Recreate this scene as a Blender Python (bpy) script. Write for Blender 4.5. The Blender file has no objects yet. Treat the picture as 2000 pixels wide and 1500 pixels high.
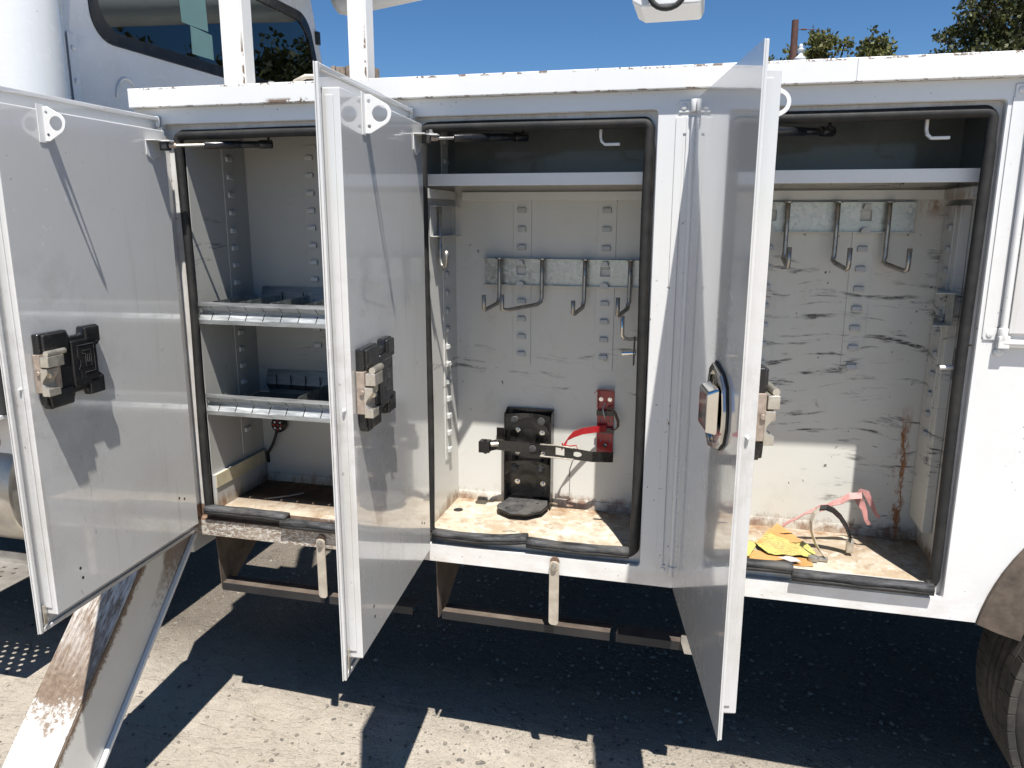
import bpy, bmesh, math, random
from mathutils import Vector, Matrix
random.seed(7)
R = math.radians
S = bpy.context.scene
COL = S.collection

# ---------------------------------------------------------------- camera, sky, sun, exposure
cam = bpy.data.cameras.new('camera'); co = bpy.data.objects.new('camera', cam); COL.objects.link(co)
cam.sensor_width = 36; cam.lens = 36*1502/2000; cam.clip_start = .02; cam.clip_end = 2000
rt = Vector((0.97019502, 0.24230536, 0.0031217)); dn = Vector((0.05393905, -0.20337801, -0.9776134)); fw = Vector((-0.23624608, 0.94864403, -0.21038606))
co.matrix_world = Matrix(((rt.x, -dn.x, -fw.x, 0), (rt.y, -dn.y, -fw.y, -2.2), (rt.z, -dn.z, -fw.z, 1.72), (0, 0, 0, 1)))
S.camera = co
SUN = Vector((.445, -1, 2.70)).normalized()
W = bpy.data.worlds.new('World'); S.world = W; W.use_nodes = True
wn = W.node_tree; bgn = wn.nodes['Background']
sky = wn.nodes.new('ShaderNodeTexSky'); sky.sky_type = 'NISHITA'; sky.sun_disc = False
sky.sun_elevation = math.asin(SUN.z); sky.sun_rotation = math.atan2(SUN.x, SUN.y)
sky.altitude = 1500; sky.air_density = 1.0; sky.dust_density = .0; sky.ozone_density = 6.0
hs = wn.nodes.new('ShaderNodeHueSaturation'); hs.inputs['Saturation'].default_value = 1.15; wn.links.new(sky.outputs[0], hs.inputs['Color']); wn.links.new(hs.outputs[0], bgn.inputs[0]); bgn.inputs[1].default_value = .070
sl = bpy.data.lights.new('sun', 'SUN'); sl.energy = 5.0; sl.angle = R(.53); sl.color = (1, .968, .925)
so = bpy.data.objects.new('sun', sl); COL.objects.link(so); so.rotation_euler = SUN.to_track_quat('Z', 'Y').to_euler(); so.location = (3, -5, 12)
vs = S.view_settings; S.display_settings.display_device = 'sRGB'; vs.view_transform = 'Standard'; vs.look = 'None'; vs.gamma = 1; vs.use_curve_mapping = False
vs.exposure = .62
S.render.engine = 'CYCLES'; S.cycles.diffuse_bounces = 1; S.cycles.max_bounces = 8

# ---------------------------------------------------------------- materials
class NT:
    def __init__(s, name):
        s.m = bpy.data.materials.new(name); s.m.use_nodes = True
        s.t = s.m.node_tree; s.b = s.t.nodes['Principled BSDF']
        s.tc = s.t.nodes.new('ShaderNodeTexCoord'); s.co = s.tc.outputs['Object']
    def n(s, ty, **kw):
        o = s.t.nodes.new(ty)
        for k, v in kw.items(): setattr(o, k, v)
        return o
    def lk(s, a, b):
        if isinstance(a, (int, float)): b.default_value = a
        elif isinstance(a, tuple): b.default_value = a if len(a) == 4 or b.type == 'VECTOR' else (*a, 1)
        else: s.t.links.new(a, b)
    def map(s, sc=(1, 1, 1), loc=(0, 0, 0), rot=(0, 0, 0), src=None):
        o = s.n('ShaderNodeMapping'); s.lk(src or s.co, o.inputs[0]); o.inputs['Scale'].default_value = sc; o.inputs['Location'].default_value = loc; o.inputs['Rotation'].default_value = rot
        return o.outputs[0]
    def noise(s, scale, v=None, detail=4, rough=.55, dist=0, out='Fac'):
        o = s.n('ShaderNodeTexNoise'); s.lk(v or s.co, o.inputs['Vector']); o.inputs['Scale'].default_value = scale
        o.inputs['Detail'].default_value = detail; o.inputs['Roughness'].default_value = rough; o.inputs['Distortion'].default_value = dist
        return o.outputs[out]
    def vor(s, scale, v=None, feat='F1', out='Distance', rnd=1):
        o = s.n('ShaderNodeTexVoronoi', feature=feat); s.lk(v or s.co, o.inputs['Vector']); o.inputs['Scale'].default_value = scale; o.inputs['Randomness'].default_value = rnd
        return o.outputs[out]
    def ramp(s, x, a, b, lo=0., hi=1.):
        o = s.n('ShaderNodeMapRange'); s.lk(x, o.inputs[0]); o.inputs[1].default_value = a; o.inputs[2].default_value = b
        o.inputs[3].default_value = lo; o.inputs[4].default_value = hi
        return o.outputs[0]
    def ma(s, op, a, b=0.):
        o = s.n('ShaderNodeMath', operation=op); s.lk(a, o.inputs[0]); s.lk(b, o.inputs[1]); return o.outputs[0]
    def mul(s, *a):
        r = a[0]
        for q in a[1:]: r = s.ma('MULTIPLY', r, q)
        return r
    def mix(s, f, a, b):
        o = s.n('ShaderNodeMix', data_type='RGBA'); s.lk(f, o.inputs[0]); s.lk(a, o.inputs[6]); s.lk(b, o.inputs[7]); return o.outputs[2]
    def xyz(s, src=None):
        o = s.n('ShaderNodeSeparateXYZ'); s.lk(src or s.co, o.inputs[0]); return o.outputs
    def inr(s, x, a, b, soft=.01):
        return s.mul(s.ramp(x, a-soft, a+soft), s.ramp(x, b-soft, b+soft, 1, 0))
    def bump(s, h, strength=.3, dist=.002, prev=None):
        o = s.n('ShaderNodeBump'); s.lk(h, o.inputs['Height']); o.inputs['Strength'].default_value = strength; o.inputs['Distance'].default_value = dist
        if prev is not None: s.lk(prev, o.inputs['Normal'])
        return o.outputs[0]
    def out(s, color=None, rough=None, metal=None, normal=None, coat=None, coat_rough=None, spec=None):
        b = s.b.inputs
        for v, k in ((color, 'Base Color'), (rough, 'Roughness'), (metal, 'Metallic'), (normal, 'Normal'), (coat, 'Coat Weight'), (coat_rough, 'Coat Roughness'), (spec, 'Specular IOR Level')):
            if v is not None: s.lk(v, b[k])
        return s.m

def chips(s, scale=60, thr=.74, v=None):          # small ragged spots
    a = s.noise(scale, v, 3, .6); g = s.noise(5, None, 3)
    return s.mul(s.ramp(a, thr, thr+.02), s.ramp(g, .5, .56))

def paint(name, base=(.80, .80, .785), rough=.3, coat=.5, dirt=.25, chip=.75, streak=.0, mode=None, mirror=.06):
    s = NT(name); x, y, z = s.xyz()
    c = s.mix(s.ramp(s.noise(1.7), .3, .75, 0, dirt), base, (base[0]*.86, base[1]*.82, base[2]*.74))
    if streak:
        st = s.ramp(s.noise(9, s.map((3.5, 3.5, .35)), 5, .6), .58, .8, 0, streak)
        c = s.mix(st, c, (.36, .33, .28))
    dust = s.ramp(s.noise(22, None, 6, .7), .5, .8, 0, .10)
    c = s.mix(dust, c, (.5, .45, .38))
    ch = chips(s, 65, chip); rgh = s.ma('ADD', rough, s.ramp(s.noise(30, None, 4), .4, .8, 0, .15))
    if mode == 'body':
        # worn, rusty sill below the left compartment; dirt along the lower edge
        n = s.noise(14, s.map((1, 1, 1)), 5, .7)
        zz = s.ma('ADD', z, s.ramp(n, .3, .7, -.016, .016))
        left = s.ramp(s.ma('ADD', x, s.ramp(n, .3, .7, -.05, .05)), -.93, -.80, 1, 0)
        rust = s.mul(left, s.ramp(zz, .722, .735, 1, 0))
        scr = s.noise(55, s.map((1, 1, 2.2), rot=(0, .5, 0)), 4, .75, 1.2)
        wcol = s.mix(s.ramp(scr, .46, .56), (.21, .155, .11), (.58, .55, .50))
        wcol = s.mix(s.ramp(s.ma('ADD', zz, s.mul(s.ramp(y, .0, .004), .03)), .680, .690), wcol, (.19, .105, .065))
        c = s.mix(rust, c, wcol)
        rgh = s.ma('MAXIMUM', rgh, s.mul(rust, .62))
        low = s.mul(s.ramp(z, .63, .80, .55, 0), s.ramp(s.noise(6, s.map((1, 1, 2)), 6, .7), .42, .75))
        c = s.mix(low, c, (.42, .33, .24))
        jamb = s.mul(s.ramp(y, .002, .02), s.ramp(s.noise(11, s.map((2, 1, .6)), 6, .75), .36, .72, 0, .62))
        c = s.mix(jamb, c, (.44, .36, .27))
        r2 = s.mul(s.ramp(y, .008, .02), s.ramp(s.noise(16, s.map((3, 1, .5)), 6, .75), .62, .70), s.ramp(z, .6, 1.6, 1, .2))
        c = s.mix(r2, c, (.22, .10, .05))
    if mode == 'rail':
        edge = s.ma('MAXIMUM', s.inr(z, 2.107, 2.120, .002), s.inr(z, 2.050, 2.0575, .0015))
        e = s.mul(edge, s.ramp(s.noise(34, None, 5, .7), .55, .57))
        big = s.mul(s.inr(x, -1.30, -1.17, .01), s.inr(z, 2.04, 2.066, .004), s.ramp(s.noise(60, None, 3), .44, .47))
        ch = s.ma('MAXIMUM', ch, s.ma('MAXIMUM', e, big))
    if mode == 'post':
        n = s.noise(40, s.map((1, 1, .6)), 4, .7)
        e = s.mul(s.inr(z, 2.1, 2.30, .03), s.ma('MAXIMUM', s.inr(x, -1.546, -1.538, .002), s.inr(x, -1.103, -1.096, .002)), s.ramp(n, .46, .50))
        ch = s.ma('MAXIMUM', ch, e)
    cc = s.mix(s.noise(90), (.10, .065, .04), (.30, .20, .13))
    c = s.mix(ch, c, cc)
    bm_ = s.bump(s.noise(5, None, 2), .25, .004); bm_ = s.bump(s.noise(240, None, 2), .04, .0005, bm_); bm_ = s.bump(ch, .5, -.0008, bm_)
    return s.out(c, rgh, 0, bm_, coat, mirror)

def door_paint(name):
    s = NT(name); x, y, z = s.xyz()
    c = s.mix(s.ramp(s.noise(2.2), .3, .75, 0, .35), (.68, .675, .655), (.59, .58, .545))
    cl = s.mul(s.ramp(s.noise(6, None, 7, .72), .48, .74), s.ramp(z, .75, 1.3, .7, .12))
    c = s.mix(cl, c, (.50, .47, .41))
    scr = s.mul(s.ramp(s.noise(60, s.map((1, .16, .7), rot=(.5, 0, .3)), 3, .6), .66, .69), s.ramp(s.noise(5), .50, .60), .4)
    c = s.mix(scr, c, (.85, .85, .86))
    ch = s.ma('MAXIMUM', chips(s, 70, .73), s.mul(s.ramp(s.noise(26, s.map((1, 1, 1.6)), 4, .7), .70, .72), .6))
    c = s.mix(ch, c, (.17, .15, .13))
    gx = s.ma('SUBTRACT', x, .56); gz = s.ma('SUBTRACT', z, 1.30); dd = s.ma('SQRT', s.ma('ADD', s.mul(gx, gx), s.mul(gz, gz, .55)))
    gr = s.mul(s.ramp(dd, .12, .30, 1, 0), s.ramp(s.noise(13, None, 6, .75), .46, .72), .55); c = s.mix(gr, c, (.30, .27, .23))
    sc2 = s.mul(s.ramp(s.noise(34, s.map((2.2, 1, .35), rot=(0, .5, 0)), 4, .65), .66, .69), s.ramp(z, .72, 1.15, 1, 0), s.ramp(s.noise(6, s.map(loc=(4, 0, 1))), .46, .56)); c = s.mix(sc2, c, (.26, .24, .22))
    run = s.mul(s.ramp(s.noise(17, s.map((1.6, 1, .10)), 4, .6), .60, .72), s.ramp(z, 1.2, 1.9, .35, .1)); c = s.mix(run, c, (.42, .37, .30))
    rg = s.ma('ADD', .22, s.mul(s.ma('MAXIMUM', cl, gr), .35))
    b = s.bump(s.noise(2.6, s.map((1, 1, .9)), 2), .18, .006); b = s.bump(s.noise(260, None, 2), .03, .0004, b); s.b.inputs['Coat IOR'].default_value = 1.85
    return s.out(c, rg, 0, b, 1., s.ma('ADD', .045, s.mul(cl, .2)))

def inner(name, scuff=.5, base=(.70, .70, .68), seed=0, zc=1.15, zw=.35):
    s = NT(name); x, y, z = s.xyz()
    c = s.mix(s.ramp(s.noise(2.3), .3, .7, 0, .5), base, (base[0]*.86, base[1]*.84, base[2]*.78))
    c = s.mix(s.ramp(s.noise(12, None, 7, .75), .55, .8, 0, .4), c, (.50, .45, .36))
    band = s.ma('ADD', .12, s.mul(s.ramp(z, zc-zw, zc, 0, 1), s.ramp(z, zc, zc+zw, 1, 0)))
    wob = s.ma('ADD', z, s.ramp(s.noise(2.4, s.map(loc=(seed, 0, 0)), 2), .3, .7, -.035, .035))
    cb = s.n('ShaderNodeCombineXYZ'); s.lk(s.mul(x, 1.6), cb.inputs[0]); s.lk(s.mul(y, 1.6), cb.inputs[1]); s.lk(s.mul(wob, 15), cb.inputs[2])
    a = s.noise(2.6, s.map(loc=(seed, seed*1.7, 0), src=cb.outputs[0]), 6, .62, .2)
    fine = s.ramp(s.noise(42, s.map((.5, .5, 2.6), (seed, 0, 0)), 4, .7), .42, .58)
    k = s.mul(s.ramp(a, .60-.055*scuff, .66-.045*scuff), fine)
    reg = s.ramp(s.ma('ADD', s.mul(s.noise(3.4, s.map(loc=(seed*3, 1, 2))), 1.2), s.mul(band, .28)), .80-.10*scuff, .90-.10*scuff)
    k = s.mul(k, reg, min(1, .55+scuff*.5))
    c = s.mix(k, c, (.045, .045, .05))
    sp = s.mul(s.ramp(s.noise(48, s.map((1, 1, .7), (seed, 2, 0)), 3, .65), .69, .71), s.ramp(s.noise(4, s.map(loc=(1, seed, 0))), .60-.14*scuff, .64-.1*scuff))
    c = s.mix(sp, c, (.07, .06, .055))
    # dirt and rust creeping up from the floor seam
    n = s.noise(18, s.map((1, 1, .5)), 6, .75)
    lo = s.mul(s.ramp(s.ma('SUBTRACT', z, s.mul(n, .12)), .665, .70, 1, 0), .9)
    c = s.mix(lo, c, s.mix(s.ramp(n, .45, .6), (.42, .34, .24), (.20, .095, .045)))
    b = s.bump(s.noise(6, None, 2), .25, .004); b = s.bump(s.noise(130, None, 3), .08, .0006, b)
    return s, c, k, b

def inner_mat(name, rust_x=None, **kw):
    s, c, k, b = inner(name, **kw)
    x, y, z = s.xyz()
    if rust_x is not None:
        n = s.noise(22, s.map((1.5, 1, .45)), 6, .75)
        xx = s.ma('ADD', x, s.ramp(n, .3, .7, -.022, .022))
        r = s.mul(s.inr(xx, rust_x-.010, rust_x+.008, .006), s.ramp(z, 1.06, 1.16, 1, 0), s.ramp(n, .40, .46))
        t = s.mul(s.inr(xx, rust_x-.03, rust_x+.04, .02), s.inr(z, 1.74, 1.80, .02), s.ramp(n, .42, .55, 0, .8))
        c = s.mix(s.ma('MAXIMUM', r, t), c, s.mix(s.noise(50), (.13, .05, .02), (.50, .20, .06)))
    return s.out(c, .42, 0, b, .25, .12)

def floor_mat(name, dark=0.):
    s = NT(name); x, y, z = s.xyz()
    n = s.noise(5, None, 7, .7); n2 = s.noise(19, None, 6, .75)
    c = s.mix(s.ramp(n, .36, .62), (.60, .55, .45), (.40, .31, .21))
    c = s.mix(s.ramp(n2, .50, .72), c, (.25, .165, .10))
    c = s.mix(s.ramp(s.noise(33, None, 4), .56, .66, 0, .6), c, (.66, .62, .54))
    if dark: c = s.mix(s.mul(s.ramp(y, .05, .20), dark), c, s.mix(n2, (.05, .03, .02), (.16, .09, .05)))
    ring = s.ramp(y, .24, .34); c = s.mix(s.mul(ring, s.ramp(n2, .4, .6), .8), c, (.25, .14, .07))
    b = s.bump(n2, .5, .003)
    return s.out(c, .85, 0, b, spec=.25)

def simple(name, col, rough=.5, metal=0., var=.25, nscale=25, coat=0., bumps=.15, dust=0., dustc=(.42, .36, .28), bd=.001):
    s = NT(name)
    n = s.noise(nscale, None, 6, .65)
    c = s.mix(s.ramp(n, .3, .7), tuple(q*(1-var) for q in col), tuple(min(1, q*(1+var)) for q in col))
    if dust: c = s.mix(s.ramp(s.noise(nscale*.45, None, 6, .7), .4, .72, 0, dust), c, dustc)
    return s.out(c, s.ma('ADD', rough, s.ramp(n, .3, .7, -.08, .1)), metal, s.bump(n, bumps, bd), coat, .08)

def galv(name):
    s = NT(name)
    v = s.vor(95, s.map((1, 1, 1)), out='Color'); g = s.n('ShaderNodeRGBToBW'); s.lk(v, g.inputs[0])
    c = s.mix(g.outputs[0], (.27, .29, .27), (.62, .63, .60))
    c = s.mix(s.ramp(s.noise(9), .4, .75, 0, .4), c, (.35, .36, .33))
    return s.out(c, s.ramp(g.outputs[0], 0, 1, .28, .5), .85, s.bump(g.outputs[0], .25, .0008))

def streak_metal(name, base=(.50, .52, .52)):
    s = NT(name)
    n = s.noise(30, s.map((.25, 1, 3)), 6, .7)
    c = s.mix(s.ramp(n, .35, .7), tuple(q*.62 for q in base), tuple(min(1, q*1.35) for q in base))
    c = s.mix(s.ramp(s.noise(40, None, 5, .7), .58, .75, 0, .5), c, (.33, .28, .20))
    return s.out(c, s.ramp(n, .3, .7, .28, .55), .75, s.bump(n, .2, .001))

def leg_mat(name, face):
    s = NT(name); x, y, z = s.xyz()
    n = s.noise(60, None, 6, .8); big = s.noise(4.5, s.map((1, 1, 1)), 4, .6); fl = s.noise(26, s.map((3.2, .5, .5)), 6, .75)
    wht = s.mix(s.ramp(s.noise(7), .3, .8, 0, .4), (.74, .73, .69), (.56, .51, .43))
    brn = s.mix(s.ramp(n, .35, .65), (.12, .08, .055), (.25, .185, .13))
    if face == 'top':
        scuff = s.mul(s.ramp(z, .33, .50), s.ramp(fl, .42, .58, 0, .85))
        c = s.mix(scuff, brn, (.60, .57, .52))
        lowf = s.ramp(s.ma('ADD', z, s.ma('ADD', s.ramp(big, .3, .7, -.07, .07), s.ramp(n, .3, .7, -.05, .05))), .23, .27)
        c = s.mix(lowf, wht, c)
        c = s.mix(s.mul(s.ramp(n, .60, .66), s.ramp(fl, .5, .6)), c, wht)
    else:
        d = s.ma('ADD', s.ma('SUBTRACT', z, s.mul(y, 1.035)), 0.)    # distance across the side, along its width
        e1 = s.ramp(s.ma('ADD', d, s.ramp(n, .3, .7, -.02, .02)), .792, .81)
        e2 = s.mul(s.ramp(s.ma('ADD', z, s.ramp(n, .3, .7, -.09, .09)), .42, .55), s.ramp(s.ma('ADD', d, s.ramp(big, .3, .7, -.08, .08)), .66, .62))
        c = s.mix(s.ma('MAXIMUM', e1, s.mul(e2, .85)), wht, brn)
    return s.out(c, s.ramp(n, .3, .7, .45, .7), 0, s.bump(n, .35, .0015), spec=.4)

M = {}
M['paint'] = paint('white_paint', mode='body', chip=.665)
M['rail'] = paint('rail_paint', mode='rail', base=(.84, .835, .81), chip=.735)
M['post'] = paint('post_paint', mode='post', base=(.81, .80, .77), chip=.74, streak=.15)
M['cab'] = paint('cab_paint', base=(.78, .79, .79), rough=.2, coat=.8, chip=.78, streak=.10)
M['plain'] = paint('plain_white_paint', rough=.35, coat=.3, chip=.76, dirt=.4)
M['door'] = door_paint('door_paint')
M['in1'] = inner_mat('compartment_paint_left_shaded', scuff=.30, base=(.48, .475, .45), seed=1.3, zc=1.5, zw=.5)  # same paint as the other bays, base darkened for this bay's deeper shade
M['in2'] = inner_mat('compartment_paint_middle', scuff=.32, base=(.76, .75, .70), seed=4.1, zc=1.16, zw=.22)
M['in3'] = inner_mat('compartment_paint_right', rust_x=.640, base=(.74, .73, .675), scuff=1.15, seed=2.6, zc=1.25, zw=.45)
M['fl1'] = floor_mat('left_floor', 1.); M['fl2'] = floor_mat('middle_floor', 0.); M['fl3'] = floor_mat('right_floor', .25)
M['rubber'] = simple('rubber', (.011, .011, .011), .68, 0, .4, 26, dust=.16, dustc=(.16, .145, .12), bumps=.5, bd=.003)
def rub():
    s = NT('faded_rubber'); n = s.noise(24, s.map((.35, 2, 2)), 6, .75)
    c = s.mix(s.ramp(n, .42, .62), (.012, .012, .013), (.085, .085, .088)); c = s.mix(s.ramp(s.noise(9), .5, .75, 0, .5), c, (.16, .145, .12))
    return s.out(c, .68, 0, s.bump(n, .6, .004), spec=.35)
M['rubber2'] = rub(); M['footgrey'] = simple('worn_black_plate', (.055, .055, .055), .55, 0, .4, 30, dust=.4, dustc=(.2, .17, .14))
M['plastic'] = simple('black_plastic', (.012, .012, .013), .22, 0, .3, 20, dust=.10, dustc=(.1, .1, .1), bumps=.1)
M['black'] = simple('black_bracket_paint', (.010, .010, .010), .25, 0, .4, 30, coat=.3, dust=.07, dustc=(.16, .13, .10))
M['red'] = simple('red_paint', (.42, .015, .022), .32, 0, .2, 25, coat=.4, dust=.15, dustc=(.35, .12, .1))
M['pink'] = simple('faded_red_paint', (.50, .22, .20), .6, 0, .3, 30, dust=.4, dustc=(.6, .45, .4))
M['zinc'] = simple('zinc_plate', (.62, .58, .50), .38, .8, .25, 40, dust=.3, dustc=(.45, .36, .28))
M['copper'] = simple('tarnished_zinc', (.46, .37, .30), .5, .5, .3, 45, dust=.3)
M['hook'] = simple('hook_steel', (.42, .40, .36), .33, .85, .25, 60)
M['galv'] = galv('galvanised_sheet'); M['rollform'] = streak_metal('roll_formed_galvanised_steel')
M['darkgalv'] = streak_metal('dull_galvanised_steel', (.26, .29, .30))
M['chrome'] = simple('chrome', (.72, .70, .66), .07, 1., .06, 8, bumps=.03)
M['tan'] = simple('tan_steel', (.50, .44, .36), .55, .2, .22, 30)
M['rusty'] = simple('rusty_steel', (.20, .125, .085), .8, .1, .45, 22, dust=.5, dustc=(.40, .31, .23), bumps=.5, bd=.003)
M['dusty'] = simple('dusty_steel', (.075, .055, .042), .85, 0, .5, 14, dust=.6, dustc=(.19, .155, .12), bumps=.5, bd=.003)
M['chassis'] = simple('chassis_black', (.015, .015, .016), .6, 0, .3, 10, dust=.3, dustc=(.07, .06, .05))
M['legtop'] = leg_mat('leg_upper_face', 'top'); M['legside'] = leg_mat('leg_side', 'side')
M['tan_board'] = simple('stained_ledge', (.60, .55, .38), .6, 0, .2, 16, dust=.6, dustc=(.45, .36, .22))
M['ceil_shade'] = simple('grey_green_ceiling_shade', (.10, .12, .115), .6, 0, .2, 12)  # ceiling colour darkened to deepen the shade in the upper bays
M['shelf_shade'] = simple('upper_bay_shade', (.17, .19, .18), .4, 0, .2, 9, coat=.4, bumps=.2, bd=.004)  # deep shade above the upper shelves, put into the colour
M['tab'] = simple('tab_paint', (.60, .60, .57), .45, 0, .08, 30)
M['alu'] = simple('aluminium', (.50, .47, .42), .42, .7, .2, 14, dust=.5, dustc=(.35, .30, .23))
M['flare'] = simple('dusty_rubber_flare', (.085, .065, .05), .85, 0, .5, 24, dust=.5, dustc=(.19, .15, .115), bumps=.8, bd=.003)
M['tyre'] = simple('tyre_rubber', (.03, .028, .026), .85, 0, .35, 16, dust=.6, dustc=(.13, .115, .09), bumps=.5, bd=.002)
M['dark'] = simple('cab_interior', (.01, .012, .012), .7)
M['paper'] = simple('teal_tinted_card', (.30, .50, .44), .6, 0, .06, 8)
M['yellow'] = NT('yellow_tag'); _s = M['yellow']; _c = _s.mix(_s.ramp(_s.noise(8, None, 5), .4, .7), (.56, .55, .14), (.44, .31, .12))
_x = _s.map((1, 1, 1), rot=(0, 0, .5)); _w = _s.n('ShaderNodeTexWave', bands_direction='Y'); _s.lk(_x, _w.inputs[0]); _w.inputs['Scale'].default_value = 34; _w.inputs['Distortion'].default_value = .6
_tx = _s.mul(_s.ramp(_w.outputs['Fac'], .62, .75), _s.ramp(_s.noise(150, _s.map((.6, 1, 1)), 3), .45, .53), .85)
_c = _s.mix(_tx, _c, (.16, .15, .05)); M['yellow'] = _s.out(_c, .65, 0, _s.bump(_s.noise(22, None, 4), .5, .004))
M['orange'] = simple('orange_card', (.48, .24, .075), .75, 0, .22, 12, dust=.35, dustc=(.50, .38, .22), bumps=.5, bd=.003)
M['greycard'] = simple('grey_scrap', (.50, .45, .42), .8, 0, .2, 20)
M['wood'] = simple('creosote_wood', (.11, .055, .042), .85, 0, .35, 6)
M['porcelain'] = simple('white_porcelain', (.72, .74, .76), .2, 0, .08, 8, coat=.4)
M['redlens'] = simple('red_lens', (.35, .03, .02), .25)
M['darkwood'] = simple('stacked_lumber_wood', (.19, .15, .12), .8, 0, .55, 30, dust=.5, dustc=(.45, .36, .27))

def glass_mat():
    s = NT('tinted_glass'); t = s.t
    tr = s.n('ShaderNodeBsdfTransparent'); tr.inputs[0].default_value = (.10, .17, .155, 1)
    gl = s.n('ShaderNodeBsdfGlossy'); gl.inputs['Roughness'].default_value = .01; gl.inputs[0].default_value = (.9, 1, .98, 1)
    fr = s.n('ShaderNodeFresnel'); fr.inputs[0].default_value = 1.52
    mx = s.n('ShaderNodeMixShader'); s.lk(s.ma('MULTIPLY', fr.outputs[0], 1.6), mx.inputs[0]); t.links.new(tr.outputs[0], mx.inputs[1]); t.links.new(gl.outputs[0], mx.inputs[2])
    t.links.new(mx.outputs[0], t.nodes['Material Output'].inputs[0]); return s.m
M['glass'] = glass_mat()

def ground_mat():
    s = NT('dirt'); x, y, z = s.xyz()
    n1 = s.noise(1.1, None, 5, .6); n2 = s.noise(9, None, 7, .7); n3 = s.noise(85, None, 5, .75)
    c = s.mix(s.ramp(n1, .35, .65), (.45, .392, .315), (.53, .472, .39))
    c = s.mix(s.ramp(n2, .42, .70, 0, .6), c, (.33, .285, .23))
    c = s.mix(s.ramp(n3, .55, .75, 0, .55), c, (.53, .475, .39))
    v = s.vor(120, s.map((1, 1, 1)), out='Distance'); vc = s.n('ShaderNodeRGBToBW'); s.lk(s.vor(120, None, out='Color'), vc.inputs[0])
    st = s.mul(s.ramp(v, .30, .22), s.ramp(vc.outputs[0], .56, .62), s.ramp(s.ma('ADD', n1, s.mul(x, .12)), .30, .55, .25, 1))
    c = s.mix(s.mul(st, .8), c, s.mix(s.noise(150, None, 1), (.15, .145, .14), (.42, .39, .34)))
    crk = s.vor(7.5, s.map((.8, 1.7, 1)), 'DISTANCE_TO_EDGE'); cr = s.mul(s.ramp(crk, .0, .05, 1, 0), s.ramp(x, -1.6, .1, .8, .1), s.ramp(n2, .40, .60))
    c = s.mix(s.mul(cr, .35), c, (.11, .09, .07))
    under_shade = s.mul(s.ramp(y, .10, .60), .78); c = s.mix(under_shade, c, (.075, .060, .045))      # ground colour darkened beneath the truck to deepen its shadow
    sp = s.noise(210, None, 3, .7); c = s.mix(s.ramp(sp, .56, .62, 0, .45), c, (.60, .55, .47)); c = s.mix(s.ramp(sp, .40, .34, 0, .3), c, (.25, .21, .16))
    b = s.bump(s.noise(3.2, s.map((1, 1.6, 1)), 5, .6, .8), .9, .05); b = s.bump(n2, .9, .025, b); b = s.bump(n3, .9, .008, b); b = s.bump(sp, .7, .004, b); b = s.bump(s.ma('SUBTRACT', st, cr), .6, .006, b)
    return s.out(c, .95, 0, b, spec=.15)
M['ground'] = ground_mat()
def stone_mat():
    s = NT('gravel_stone'); g = s.n('ShaderNodeNewGeometry'); r = g.outputs['Random Per Island']
    cr = s.n('ShaderNodeValToRGB'); s.lk(r, cr.inputs[0]); e = cr.color_ramp.elements
    e[0].color = (.08, .078, .075, 1); e[1].color = (.36, .33, .28, 1); k = e.new(.55); k.color = (.19, .17, .14, 1)
    return s.out(s.mix(s.ramp(s.noise(90), .4, .7, 0, .4), cr.outputs[0], (.27, .235, .185)), .9, 0, s.bump(s.noise(160), .4, .002), spec=.2)
M['stone'] = stone_mat()
def leaf_mat(name, a, b_):
    s = NT(name); g = s.n('ShaderNodeNewGeometry'); c = s.mix(g.outputs['Random Per Island'], a, b_)
    m = s.out(c, .5, 0, None, spec=.4); s.b.inputs['Subsurface Weight'].default_value = 0
    tr = s.n('ShaderNodeBsdfTranslucent'); s.lk(c, tr.inputs[0]); ad = s.n('ShaderNodeMixShader'); ad.inputs[0].default_value = .25
    s.t.links.new(s.b.outputs[0], ad.inputs[1]); s.t.links.new(tr.outputs[0], ad.inputs[2]); s.t.links.new(ad.outputs[0], s.t.nodes['Material Output'].inputs[0]); return m
M['leaf'] = leaf_mat('oak_leaf', (.045, .060, .016), (.19, .185, .050)); M['leafd'] = leaf_mat('dark_leaf', (.022, .032, .010), (.10, .105, .030))
M['bark'] = simple('bark', (.10, .075, .055), .9, 0, .4, 12)

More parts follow.
